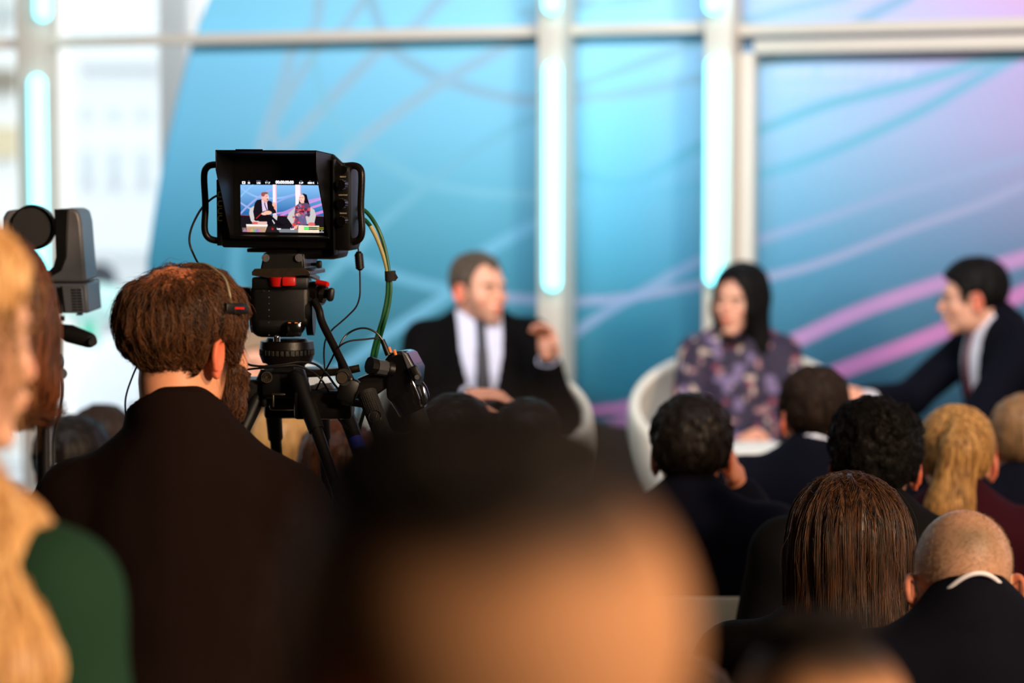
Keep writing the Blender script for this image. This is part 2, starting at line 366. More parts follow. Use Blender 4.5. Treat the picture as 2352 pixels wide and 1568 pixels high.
def head_sdf(p, sp):
    q = p.copy(); q[:, 0] = np.abs(q[:, 0]); fem = sp.get('fem', 0); jw = .88 if fem else 1.0
    d = ell(q, (0, -.014, .036), (.076, .096, .084))
    d = smin(d, ell(q, (0, .028, -.010), (.064, .062, .082)), .03)
    d = smin(d, ell(q, (0, .028, -.066), (.054 * jw, .056, .046)), .03)
    d = smin(d, ell(q, (.012 * jw, .074, -.100), (.018 * jw, .016, .014)), .022)
    d = smin(d, ell(q, (.042, .056, -.026), (.022, .026, .022)), .025)
    d = smin(d, cap(q, (0, .088, .018), (.034, .078, .024), .010 if not fem else .007), .016)
    d = smax(d, -ell(q, (.031, .100, -.002), (.018, .017, .012)), .014)
    d = smin(d, ell(q, (.031, .0745, -.002), (.014, .014, .0115)), .003)
    d = smin(d, cap(q, (0, .090, .006), (0, .110 - .003 * fem, -.030), .008, .0105 - .002 * fem), .010)
    d = smin(d, ell(q, (.011, .100, -.033), (.0075, .010, .0065)), .006)
    d = smin(d, ell(q, (0, .086, -.060), (.026, .016, .018)), .014)
    d = smin(d, ell(q, (.006, .0985, -.056), (.016, .006, .0045)), .004)
    d = smin(d, ell(q, (.004, .0965, -.066), (.014, .0065, .0055)), .004)
    d = smax(d, -cap(q, (0, .107, -.0605), (.022, .098, -.0615), .0016 if not sp.get('talk') else .004), .003)
    if not sp.get('noear'):
        m = (q[:, 0] > .055) & (np.abs(q[:, 2]) < .08) & (np.abs(q[:, 1]) < .07)
        if m.any():
            e = ear_sdf(q[m], sp.get('flare', 25)); d[m] = smin(d[m], e, .005)
    return d
# male short hair line: height of the hair edge as a function of front/back
HL = (([-.13, -.09, -.055, -.034, -.028, -.012, .014, .022, .034, .045, .062, .085, .11], [-.080, -.078, -.066, -.040, .012, .020, .014, -.016, -.020, .030, .052, .064, .068]))
def hair_thick(p, sp):
    hs = sp['hair']; x, y, z = p[:, 0], p[:, 1], p[:, 2]
    g = z - np.interp(y, HL[0], [v + hs.get('dline', 0) for v in HL[1]]).astype(np.float32)
    if hs.get('zl') is not None: g = z - hs['zl'] + .006 * noise3(p * 50)
    if hs.get('recede'): g = g - hs['recede'] * sstep(.01, .06, y) * sstep(.0, .03, np.abs(np.abs(x) - .0) - hs.get('tuft', 0))
    T = hs.get('t', .012) + hs.get('top', .006) * sstep(.03, .11, z)
    T = T * (1 - hs.get('side', .4) * sstep(.0, -.07, z))
    if hs.get('vol'): T = T + hs['vol'] * sstep(-.02, .06, z) * sstep(.02, -.05, y)
    if hs.get('bald'):
        cc = hs['bald']; T = T * (1 - cc[1] * sstep(cc[2], .4 * cc[2], np.sqrt(x * x * .8 + (y - cc[0]) ** 2) + np.maximum(0, .10 - z) * 1.0))
    if hs.get('disp'):
        f = hs.get('freq', (70, 70, 25)); T = T + hs['disp'] * noise3(p * A3(f)) + hs['disp'] * .6 * noise3(p * A3(f) * 2.3 + 5)
    s = sstep(-.004, .014, g)
    return -.008 * (1 - s) + T * s
def hair_sdf(p, sp):
    hs = sp['hair']
    spn = dict(sp); spn['noear'] = 1
    d = head_sdf(p, spn) - (hair_thick(p, sp) if hs['style'] != 'long' else long_thick(p, sp))
    for L in hs.get('locks', ()):                       # extra hanging masses: (a, b, ra, rb, k, flat)
        q = p
        if len(L) > 5: q = p * A3(L[5]); d = smin(d, cap(q, A3(L[0]) * A3(L[5]), A3(L[1]) * A3(L[5]), L[2], L[3]), L[4])
        else: d = smin(d, cap(q, L[0], L[1], L[2], L[3]), L[4])
    if hs.get('cutz') is not None:
        d = smax(d, hs['cutz'] - p[:, 2] + .012 * noise3(p * A3((60, 60, 8))), .01)
    if hs['style'] == 'long':
        d = d - hs.get('disp', .003) * noise3(np.stack([np.arctan2(p[:, 0], -p[:, 1] + .03) * 9, p[:, 1] * 10, p[:, 2] * 5], 1) * hs.get('fr', 1.6))
    return d
def long_thick(p, sp):
    hs = sp['hair']; x, y, z = p[:, 0], p[:, 1], p[:, 2]
    T = hs.get('t', .014) + .006 * sstep(.02, .1, z)
    w_ = np.sqrt((x / (.062 if not hs.get('fy') else .09)) ** 2 + ((z + .02) / .105) ** 2)
    fy = hs.get('fy', .015); face = sstep(fy, fy + .03, y) * sstep(1.08, .90, w_)
    return T * (1 - face) - .009 * face
def joints(pose, dz=0, lean=0, side=0):
    if pose == 'sit':
        J = dict(P=(0, 0, .555), N=(0, -.03, 1.075), S=(.182, -.025, 1.02), E=(.245, .04, .77), W=(.13, .27, .66), H=(.09, .02, .53), K=(.115, .43, .52), A=(.12, .40, .10), T=(.13, .54, .05))
        hc = [0, .012, 1.192]
    else:
        J = dict(P=(0, 0, .96), N=(0, -.03, 1.475), S=(.19, -.025, 1.415), E=(.255, -.02, 1.13), W=(.22, .16, .93), H=(.09, 0, .90), K=(.10, .02, .49), A=(.10, -.02, .09), T=(.12, .12, .045))
        hc = [0, .012, 1.602]
    J = {k: list(v) for k, v in J.items()}
    up = ('N', 'S', 'E', 'W') if pose == 'sit' else ('P', 'N', 'S', 'E', 'W', 'H')
    for k in up: J[k][2] += dz
    if pose != 'sit': J['K'][2] += dz * .5
    hc[2] += dz
    c, s = math.cos(math.radians(lean)), math.sin(math.radians(lean)); pz = J['P'][2]
    def L(v): y, z = v[1], v[2] - pz; return [v[0] + side * z, y * c + z * s, pz + z * c - y * s]
    for k in ('N', 'S', 'E', 'W'): J[k] = L(J[k])
    R = {}
    for k, v in J.items():
        if k in 'PN': R[k] = A3(v)
        else:
            off = side * (v[2] - pz) if k in ('S', 'E', 'W') else 0
            R[k + 'r'] = A3(v); R[k + 'l'] = A3((2 * off - v[0], v[1], v[2]))
    R['hc'] = A3(L(hc)); return R
def torso_sdf(p, J, sp):
    P, N = J['P'], J['N']; w = sp.get('w', 1); u = (N - P); L = float(np.linalg.norm(u)); u = u / L
    sr = J['Sr'] - J['Sl']; sr = sr / np.linalg.norm(sr); f = np.cross(u, sr); f /= np.linalg.norm(f); r = np.cross(f, u)
    R = np.stack([r, f, u], 1)
    d = ell(p, P + u * .62 * L + f * .01, (.158 * w, .112 * w, .21), R)
    d = smin(d, ell(p, P + u * .27 * L + f * .015, (.145 * w, .110 * w, .18), R), .08)
    d = smin(d, ell(p, P, (.165 * w, .125 * w, .13), R), .08)
    for s in 'lr':
        S = J['S' + s]; d = smin(d, cap(p, N - u * .045 - f * .01, S - u * .004, .062, .050), .05)
        d = smin(d, cap(p, N + u * .03, (N + S) / 2 - u * .01, .046, .040), .05)
    return d
def arm_sdf(p, J, s, off=0):
    d = cap(p, J['S' + s], J['E' + s], .052 + off, .042 + off)
    return smin(d, cap(p, J['E' + s], J['W' + s], .042 + off, .029 + off * 1.2), .02)
def leg_sdf(p, J, s, off=0):
    d = cap(p, J['H' + s], J['K' + s], .085 + off, .058 + off)
    return smin(d, cap(p, J['K' + s], J['A' + s], .056 + off, .04 + off * 1.6), .03)
def hand_prims(W, dr, pn, curl=.5, mirror=1, spread=1.0, fist=0):
    """W wrist, dr pointing direction, pn palm normal -> list of capsules (a, b, ra, rb)"""
    W = Vector(W); d = Vector(dr).normalized(); n = Vector(pn); n = (n - d * n.dot(d)).normalized(); t = d.cross(n) * mirror
    out = [(W, W + d * .045, .022, .024)]
    for i, (o, ln) in enumerate(((-.030, .066), (-.010, .074), (.010, .070), (.029, .054))):
        k0 = W + d * .035 + t * o * .8; k1 = W + d * (.088 - abs(o) * .15) + t * o * spread
        out.append((k0, k1, .014, .0105))
        a = k1; dd = d.copy(); 
        for j, fr in enumerate((.45, .32, .23)):
            ax = curl * (.8 + .15 * i) * (.7 if j == 0 else 1.0)
            dd = (dd * math.cos(ax) + n * math.sin(ax) * (1 if dd.dot(d) > -2 else 1)); 
            m = dd.normalized(); b = a + m * ln * fr * 1.05; out.append((a, b, .0092 - j * .0008, .0086 - j * .001)); 
            nn = (n - m * n.dot(m)); a = b; dd = m
            if nn.length > .2: pass
    th = (d * .55 - t * .75 + n * .35).normalized(); a = W + d * .02 - t * .02
    b = a + th * .045; c = b + (d * .8 - t * .2 + n * .5).normalized() * .032; e = c + (d * .9 + n * (.3 + curl * .4) + t * .1).normalized() * .025
    out += [(a, b, .015, .0115), (b, c, .0112, .0098), (c, e, .0098, .008)]
    return out
def hand_sdf(p, prims):
    d = None
    for a, b, ra, rb in prims:
        v = cap(p, a, b, ra, rb); d = v if d is None else smin(d, v, .006)
    return d
def bounds(pts, pad):
    a = np.array([list(q) for q in pts], float); return a.min(0) - pad, a.max(0) + pad
def person(sp):
    """builds one figure: root empty > body, hair, clothes ..."""
    J = joints(sp.get('pose', 'sit'), 0, sp.get('lean', 0), sp.get('side', 0))
    hy, hp, hr = sp.get('hyaw', 0), sp.get('hpitch', 0), sp.get('hroll', 0)        # relative to the body
    HR = np.array(Euler((math.radians(-hp), math.radians(hr), math.radians(-hy)), 'XYZ').to_matrix(), np.float32)
    ht = sp['hair'].get('t', .012) + sp['hair'].get('top', .006)
    S = sp.get('s', 1.0); base = sp.get('base', 0.0)
    crown = at(*sp['crown'])
    hc = J['hc'] + A3(sp.get('hoff', (0, 0, 0)))
    top = max(float((HR @ A3((0, -.014 + .09 * math.sin(a), .036 + .084 * math.cos(a))))[2]) for a in np.linspace(-1.2, 1.2, 25)) + ht
    cl = A3((0, 0, top)); cl[:2] = (HR @ A3((0, -.012, .12)))[:2] * .6
    dz = (crown.z - base) / S - (hc[2] + cl[2])
    J = joints(sp.get('pose', 'sit'), dz, sp.get('lean', 0), sp.get('side', 0)); hc = J['hc'] + A3(sp.get('hoff', (0, 0, 0)))
    for k, v in sp.get('J', {}).items(): J[k] = A3(v)
    for k, v in sp.get('dJ', {}).items():
        for e in ('', 'l', 'r'):
            if k + e in J: J[k + e] = J[k + e] + A3(v) * A3((-1 if e == 'l' else 1, 1, 1))
    yaw = math.radians(sp.get('yaw', 0)); c, s = math.cos(-yaw), math.sin(-yaw); lx, ly = (hc + cl)[:2] * S
    root = empty('person', (crown.x - (lx * c - ly * s), crown.y - (lx * s + ly * c), base), -yaw, sp['label'], 'person', sp.get('group'))
    root.scale = (S, S, S)
    res = sp.get('res', .005); cres = sp.get('cres', .009)
    HRt = HR
    def toh(p): return (p - hc) @ HRt                       # head coordinates
    def seg(pt): return hc + HR @ A3(pt)
    nb = seg((0, -.030, -.055))
    def skin(p):
        d = head_sdf(toh(p), sp)
        d = smin(d, cap(p, J['N'] - A3((0, 0, .02)), nb, .057 if not sp.get('fem') else .048, .054 if not sp.get('fem') else .046), .025)
        return d
    hands = {}
    for sd in 'lr':
        h = sp.get('hand_' + sd) or {}
        W = J['W' + sd]; dr = h.get('d', tuple(W - J['E' + sd])); hands[sd] = hand_prims(W, dr, h.get('n', (0, 0, -1)), h.get('curl', .45), (1 if sd == 'r' else -1) * h.get('m', 1), h.get('spread', 1))
    Vs, Fs, A1, A2 = [], [], [], []; nv = 0
    lo, hi = bounds([seg((x, y, z)) for x in (-.1, .1) for y in (-.12, .13) for z in (-.15, .14)] + [J['N'] - A3((0, 0, .03))], .012)
    V, F = nets(skin, lo, hi, res)
    q = toh(V); fl = sstep(.074, .082, np.abs(q[:, 0])) * sstep(.05, .03, np.abs(q[:, 2] + .01)) * .85
    fl = np.maximum(fl, .5 * sstep(.10, .112, q[:, 1])); fl = np.maximum(fl, .35 * sstep(.03, .0, np.sqrt((np.abs(q[:, 0]) - .045) ** 2 + (q[:, 1] - .07) ** 2 + (q[:, 2] + .035) ** 2)))
    lips = sstep(.011, .006, np.sqrt((q[:, 0] * .4) ** 2 + (q[:, 1] - .10) ** 2 * .3 + (q[:, 2] + .061) ** 2)); fl = np.maximum(fl, lips * .95)
    st = np.zeros(len(V), np.float32)
    if sp.get('stub'): st = sp['stub'](q).astype(np.float32)
    brow = sstep(.010, .004, np.abs(q[:, 2] - .021 - .1 * np.abs(q[:, 0] - .03) * -1)) * sstep(.07, .078, q[:, 1]) * sstep(.008, .014, np.abs(q[:, 0])) * sstep(.054, .046, np.abs(q[:, 0]))
    eye = sstep(.0060, .0035, np.abs(q[:, 2] + .002)) * sstep(.014, .009, np.abs(np.abs(q[:, 0]) - .031)) * sstep(.078, .083, q[:, 1])
    st = np.maximum(st, np.maximum(brow * .85, eye * .8))
    Vs.append(V); Fs.append(F + nv); nv += len(V); A1.append(fl); A2.append(st)
    def rest(p):
        d = torso_sdf(p, J, sp)
        for sd in 'lr': d = smin(d, arm_sdf(p, J, sd), .03); d = smin(d, leg_sdf(p, J, sd), .04)
        return d
    lo, hi = bounds([J[k] for k in J if k not in ('hc', 'Tl', 'Tr')] + [J['P'] - A3((.17, .14, 0)), J['P'] + A3((.17, .14, 0))], .10); hi[2] = J['N'][2] + .0
    V, F = nets(rest, lo, hi, .014)
    Vs.append(V); Fs.append(F + nv); nv += len(V); A1.append(np.zeros(len(V))); A2.append(np.zeros(len(V)))
    for sd in 'lr':
        pr = hands[sd]; lo, hi = bounds([a for a, _, _, _ in pr] + [b for _, b, _, _ in pr], .02)
        V, F = nets(lambda p: hand_sdf(p, pr), lo, hi, .0035 if not sp.get('hres') else sp['hres'])
        Vs.append(V); Fs.append(F + nv); nv += len(V); A1.append(np.full(len(V), .15)); A2.append(np.zeros(len(V)))
    body = mesh_np('body', np.concatenate(Vs), np.concatenate(Fs), sp['skin'], root, attrs={'flush': np.concatenate(A1), 'stubble': np.concatenate(A2)})
    # ---- clothes
    th = sp.get('th', .014); fold = sp.get('fold', .004)
    u = J['N'] - J['P']; u = u / np.linalg.norm(u); na = nb - J['N']; na = na / np.linalg.norm(na); sh = J['Sr'] - J['Sl']; sh /= np.linalg.norm(sh)
    nf = np.cross(na, sh); nf /= np.linalg.norm(nf); nr = np.cross(nf, na); NR = np.stack([nr, nf, na], 1).astype(np.float32)
    def neckc(p): return (p - J['N']) @ NR
    def collar(p, R0, R1, zb, zt, tilt, tk, front=None):
        q = neckc(p); rho = np.sqrt(q[:, 0] ** 2 + (q[:, 1] * .94 + .004) ** 2); t = np.clip((q[:, 2] - zb) / (zt - zb), 0, 1)
        d = np.abs(rho - (R0 + (R1 - R0) * t)) - tk
        d = smax(d, q[:, 2] - zt + tilt * (q[:, 1] + .05), .004); d = smax(d, zb - q[:, 2], .004)
        if front is not None: d = smax(d, q[:, 1] - front, .006)
        return d
    tor = dict(sp)
    def topf(p, off=th, v=True):
        d = torso_sdf(p, J, tor)
        if sp.get('nosleeve') is None:
            for sd in 'lr':
                ln = J['W' + sd] - (J['W' + sd] - J['E' + sd]) * .08; Jl = dict(J); Jl['W' + sd] = ln
                d = smin(d, arm_sdf(p, Jl, sd, .004), .035)
        n = noise3(p * A3((9, 9, 6)) + sp.get('seed', 0)) * fold + noise3(p * A3((26, 26, 12)) + sp.get('seed', 0)) * fold * .35
        d = d - off - n
        if sp.get('skirt'): d = smin(d, sp['skirt'](p, J), .05)
        return d
    kind = sp.get('top', 'suit')
    def top_all(p):
        d = topf(p)
        if kind == 'suit':
            d = smin(d, collar(p, .084, .069, -.05, .030, .35, .0045, .05), .006)
            if sp.get('vopen'):
                q = (p - J['N']) @ np.stack([sh, np.cross(u, sh), u], 1).astype(np.float32)
                vw = np.interp(q[:, 2], [-.42, -.10, .1], [0, .075 * sp['vopen'], .085 * sp['vopen']])
                cut = np.maximum(np.abs(q[:, 0]) - vw, -(q[:, 1] - .02)); d = smax(d, -cut, .006)
        elif kind == 'zip':
            d = smin(d, collar(p, .086, .076, -.05, .064, .30, .0060), .005)
        else:
            d = smin(d, collar(p, .080, .066, -.05, .012, .4, .004), .008)
        q = toh(p)
        return d
    zb = J['P'][2] - .08
    lo, hi = bounds([J[k] for k in ('P', 'N', 'Sl', 'Sr', 'El', 'Er', 'Wl', 'Wr')] + [J['P'] - A3((.2, .18, .06)), J['P'] + A3((.2, .18, 0))] + [A3(v) for v in sp.get('skirtb', [])], .075); hi[2] = max(hi[2], J['N'][2] + .09)
    V, F = nets(top_all, lo, hi, cres)
    nm = {'suit': 'jacket', 'zip': 'sweater', 'dress': 'dress', 'plain': 'jacket'}[kind]
    at_ = {}
    if sp.get('pattern') is not None: at_['tint'] = sp['pattern'](V, J)
    g = mesh_np(nm, V, F, sp['cloth'], root, attrs=at_)
    if sp.get('shirt'):
        def shf(p):
            d = collar(p, .070 + sp.get('rimR', 0), .062 + sp.get('rimR', 0), sp.get('rimb', -.02), sp.get('rim', .050), .35, .0028)
            if sp.get('vopen'):
                t = np.maximum(torso_sdf(p, J, tor) - .006, -torso_sdf(p, J, tor) - .006)
                q = (p - J['N']) @ np.stack([sh, np.cross(u, sh), u], 1).astype(np.float32)
                t = np.maximum(t, np.maximum(np.abs(q[:, 0]) - .11, -q[:, 1])); d = smin(d, t, .008)
            return d
        lo, hi = bounds([J['N'] - A3((.12, .10, .06)), J['N'] + A3((.12, .12, .09))] + ([J['N'] - A3((0, 0, .45)), J['P'] + A3((0, .22, .1))] if sp.get('vopen') else []), .01)
        V, F = nets(shf, lo, hi, .005); mesh_np('shirt', V, F, sp['shirt'], root)
        for sd in 'lr':
            if sp.get('cuffs') and sd in sp['cuffs']:
                W = J['W' + sd]; e = J['E' + sd]; dd = (W - e) / np.linalg.norm(W - e)
                MB().cyl(W - dd * .03, W + dd * .012, .037, .036, 20).build('cuff', sp['shirt'], root)
    if sp.get('rimring'):
        pts = []
        for a in np.linspace(math.radians(205), math.radians(335), 30):
            x_, y_ = .063 * math.cos(a), .063 * math.sin(a) / .94 + .003; w3_ = J['N'] + NR @ A3((x_, y_, .041 - .35 * (y_ + .05))); w3_ = w3_ + A3((0, .022, .062 - .045 * (x_ / .06) ** 2)); pts.append([float(t) for t in w3_])
        MB().tube(pts, .0036, n=8, smooth=False).build('shirt', C_SHIRT, root)
    if sp.get('tie'):
        def tief(p):
            q = (p - J['N']) @ np.stack([sh, np.cross(u, sh), u], 1).astype(np.float32)
            t = np.abs(torso_sdf(p, J, tor) - .011) - .004
            w = np.interp(q[:, 2], [-.40, -.02, .03], [.038, .016, .020])
            return np.maximum(np.maximum(t, np.abs(q[:, 0]) - w), -q[:, 1])
        lo, hi = bounds([J['N'] - A3((.05, 0, .40)), J['N'] + A3((.05, .14, .03)), J['P'] + A3((0, .22, .1))], .01)
        V, F = nets(tief, lo, hi, .005); mesh_np('necktie', V, F, sp['tie'], root)
    if sp.get('legs', 1):
        def trf(p):
            d = ell(p, J['P'] + A3((0, 0, -.01)), (.185, .145, .11))
            for sd in 'lr': d = smin(d, leg_sdf(p, J, sd, .014), .04)
            return d + noise3(p * 9) * .004
        lo, hi = bounds([J[k] for k in J if k[0] in 'HKAP'] + [J['P'] - A3((.12, .08, .05)), J['P'] + A3((.12, .08, .05))], .09); lo[2] = max(lo[2], .07)
        V, F = nets(trf, lo, hi, .014); mesh_np('trousers' if not sp.get('skirt') else 'hosiery', V, F, sp.get('pants', sp['cloth']), root)
        for sd in 'lr':
            a = J['A' + sd]; t = J['T' + sd]; h = A3((a[0] * 1.0, a[1] - .03, .035)) if sp.get('pose') != 'cross' else a
            h[2] = a[2] - .05; tt = t.copy()
            mb = MB()
            def shoe(p): return smax(smin(smin(cap(p, h, tt, .040, .036), cap(p, a - A3((0, 0, .03)), a + A3((0, 0, .02)), .042, .040), .03), 9 + 0 * p[:, 0], 0), -p[:, 2] + min(h[2], tt[2]) - .035, .008)
            lo, hi = bounds([h, tt, a], .06); V, F = nets(shoe, lo, hi, .009)
            if len(V): mesh_np('shoe', V, F, M['shoe'], root)
    # ---- hair
    hs = sp['hair']; hair = None
    if hs.get('mat'):
        def hf(p): return hair_sdf(toh(p), sp)
        ex = [seg(A3(L[i])) for L in hs.get('locks', ()) for i in (0, 1)]
        lo, hi = bounds([seg((x, y, z)) for x in (-.11, .11) for y in (-.135, .12) for z in (-.10, .15)] + ex, .03 if not ex else .075)
        V, F = nets(hf, lo, hi, hs.get('res', res))
        hat = {'shade': np.full(len(V), hs.get('base', .7), np.float32)}
        if hs.get('scalp'): hat['scalp'] = hs['scalp'](toh(V))
        hair = mesh_np('hair', V, F, hs['mat'], root, attrs=hat)
        if hs.get('n'):
            q = toh(V); ok = np.where(hs.get('where', lambda q: q[:, 2] > -1)(q) & (hair_sdf(q, sp) > -.004) & (head_sdf(q, dict(sp, noear=1)) > (hs.get('minh', .002))))[0]
            if len(ok):
                pw = np.ones(len(ok)) if not hs.get('scalp') else 1.0 - .8 * hs['scalp'](q[ok]); ids = RNG.choice(ok, hs['n'], replace=True, p=pw / pw.sum()); rp = V[ids] + RNG.normal(0, .0012, (hs['n'], 3)).astype(np.float32)
                df = hs['dir']
                def dirw(p, g, t): return df(toh(p), g @ HRt, t) @ HRt.T
                strands('hair_strands', hf, rp, dirw, hs.get('seg', 8), hs.get('step', .005), hs.get('rad', .0004), hs['mat'], hair, hs.get('lift', .001), hs.get('jit', .15), RNG.uniform(.5, 1.3, hs['n']), hs.get('wave', 0), dlift=hs.get('dlift', 0), tintr=hs.get('tint', (.3, 1.5)))
                if hs.get('wild'):
                    i2 = RNG.choice(ok, hs['wild']); strands('loose_hairs', hf, V[i2], dirw, hs.get('seg', 8), hs.get('step', .005) * 1.2, hs.get('rad', .0004) * .6, hs['mat'], hair, .002, hs.get('jit', .15) + .25, RNG.uniform(.5, 1.2, hs['wild']), .3, dlift=hs.get('wl', .0014), tintr=(.4, 1.6))
    if sp.get('beard'):
        def bm_(q): return sstep(.008, -.008, q[:, 2] - (-.024 - .55 * np.maximum(0, q[:, 1] - .05))) * sstep(.020, .034, q[:, 1]) * (1 - sstep(.012, .004, np.abs(q[:, 2] + .0605)) * sstep(.03, .022, np.abs(q[:, 0])) * (q[:, 1] > .08))
        spn = dict(sp, noear=1)
        def bf(p):
            q = toh(p); m = bm_(q); return head_sdf(q, spn) - (m * (.007 + .007 * sstep(-.05, -.10, q[:, 2]) + .002 * noise3(q * 130)) - .006 * (1 - m))
        lo, hi = bounds([seg((x, y, z)) for x in (-.09, .09) for y in (.0, .13) for z in (-.145, .0)], .01)
        V, F = nets(bf, lo, hi, .003); bd_ = mesh_np('beard', V, F, hs['mat'], root, attrs={'shade': np.full(len(V), .35, np.float32)})
        q = toh(V); ok = np.where(bm_(q) > .5)[0]; ids = RNG.choice(ok, 2600)
        def dw(p, g, t): return (np.tile(A3((0, .25, -1)), (len(p), 1))) @ HRt.T
        strands('beard_strands', bf, V[ids], dw, 4, .0035, .0003, hs['mat'], bd_, .0015, .45, dlift=.0006, tintr=(.2, 1.3))
    sp['_root'] = root; sp['_J'] = J; sp['_toh'] = toh; sp['_seg'] = seg; sp['_HR'] = HR; sp['_hc'] = hc
    return root
def d_down(q, g, t): return np.tile(A3((0, 0, -1)), (len(q), 1))
def d_whorl(c=(0, -.06, .10), dn=.6):
    def f(q, g, t):
        v = q - A3(c); v = v / (np.linalg.norm(v, axis=1, keepdims=True) + 1e-6); v = v * (1 - dn) + A3((0, 0, -dn)); return v
    return f
# ------------------------------------------------------------------ raster canvas for the lit screen
class Canvas:
    def __init__(s, W, H, nx, ny):
        s.W, s.H, s.nx, s.ny = W, H, nx, ny
        s.X, s.Y = np.meshgrid(np.linspace(0, W, nx), np.linspace(0, H, ny)); s.C = np.zeros((ny, nx, 3), np.float32)
    def put(s, mask, c, a=1.0):
        m = np.clip(mask, 0, 1)[..., None] * a; s.C = s.C * (1 - m) + np.array(c, np.float32) * m
    def poly(s, pts, c, a=1.0):
        ins = np.zeros(s.X.shape, bool); n = len(pts)
        for i in range(n):
            x0, y0 = pts[i]; x1, y1 = pts[(i + 1) % n]
            cnd = ((y0 > s.Y) != (y1 > s.Y)); xi = (x1 - x0) * (s.Y - y0) / ((y1 - y0) or 1e-9) + x0
            ins ^= cnd & (s.X < xi)
        s.put(ins.astype(float), lin(c), a)
    def ell(s, x, y, rx, ry, c, a=1.0, soft=.12):
        s.put((1 + soft - np.sqrt(((s.X - x) / rx) ** 2 + ((s.Y - y) / ry) ** 2)) / soft * .5, lin(c), a)
    def line(s, pts, w, c, a=1.0, soft=1.0):
        P = smooth2(pts)
        D = np.full(s.X.shape, 1e9)
        for (x0, y0), (x1, y1) in zip(P[:-1], P[1:]):
            dx, dy = x1 - x0, y1 - y0; t = np.clip(((s.X - x0) * dx + (s.Y - y0) * dy) / (dx * dx + dy * dy + 1e-12), 0, 1)
            D = np.minimum(D, np.hypot(s.X - x0 - t * dx, s.Y - y0 - t * dy))
        s.put(np.clip((w / 2 - D) / soft + .5, 0, 1), lin(c), a)
def smooth2(pts, res=6):
    P = [np.array(p, float) for p in pts]
    if len(P) < 3: return [tuple(p) for p in P]
    Q = []
    for i in range(len(P) - 1):
        p0 = P[i - 1] if i else P[0] * 2 - P[1]; p1, p2 = P[i], P[i + 1]; p3 = P[i + 2] if i + 2 < len(P) else P[-1] * 2 - P[-2]
        for k in range(res):
            t = k / res; Q.append(tuple(.5 * ((2 * p1) + (p2 - p0) * t + (2 * p0 - 5 * p1 + 4 * p2 - p3) * t * t + (3 * p1 - p0 - 3 * p2 + p3) * t ** 3)))
    Q.append(tuple(P[-1])); return Q
def text_mesh(name, s, M4, size, mat_, parent, align='CENTER', bold=0, ext=.0001):
    cu = bpy.data.curves.new(name, 'FONT'); cu.body = s; cu.size = size; cu.align_x = align; cu.align_y = 'CENTER'; cu.extrude = ext; cu.offset = bold
    t = bpy.data.objects.new(name, cu); COL.objects.link(t); dg = bpy.context.evaluated_depsgraph_get()
    me = bpy.data.meshes.new_from_object(t.evaluated_get(dg)); bpy.data.objects.remove(t); bpy.data.curves.remove(cu)
    me.transform(M4); me.materials.clear(); me.name = name
    return link(name, me, mat_, parent)
# ------------------------------------------------------------------ studio camera
YC = 4.30
def G(px, py, d=0.0): return at(px, py, YC + d)
SC = empty('studio_camera', G(648, 474), math.radians(-13), 'black studio camera with side handles and a lit hooded screen, mounted on the tripod', 'camera')
SC.rotation_euler = (math.radians(1.0), math.radians(.3), math.radians(-13))
mb = MB(); mb.box((0, .055, .0), (.238, .09, .150), bev=.010); mb.box((.035, .13, -.008), (.13, .09, .11), bev=.012)
mb.box((.06, .05, -.083), (.075, .08, .022), bev=.009); mb.build('camera_body', M['black_plastic'], SC)
mb = MB(); mb.cyl((.0, .17, 0), (0, .29, 0), .040, .046, 40).cyl((0, .20, 0), (0, .215, 0), .050, n=40).build('lens', M['black_plastic'], SC)
MB().prism([(-.119, 0, -.066), (-.112, 0, -.0745), (.112, 0, -.0745), (.119, 0, -.066), (.119, 0, .070), (.0925, 0, .0935), (-.0925, 0, .0935), (-.119, 0, .070)], (0, .014, 0)).build('rear_plate', M['black_plastic'], SC, bevel=.003)
# hood: top sheet and two side sheets that taper towards the bottom
hw = .0925; T_ = .0022
h = MB()
h.prism([(-hw, -.088, .101), (-hw, -.003, .094), (-hw, -.003, .091), (-hw, -.088, .098)], (2 * hw, 0, 0))
for sx in (-1, 1):
    h.prism([(sx * hw, -.088, .101), (sx * hw, -.088, .066), (sx * hw, -.020, -.052), (sx * hw, -.001, -.060), (sx * hw, -.001, .094)], (-sx * T_, 0, 0))
h.prism([(-hw, -.001, -.050), (-hw, -.020, -.052), (-hw, -.020, -.055), (-hw, -.001, -.062)], (2 * hw, 0, 0))
h.box((-.03, -.0885, .1015), (.05, .003, .002)); h.box((-.022, -.089, .1013), (.010, .002, .0015))
h.build('screen_hood', M['black_plastic'], SC, bevel=.0008)
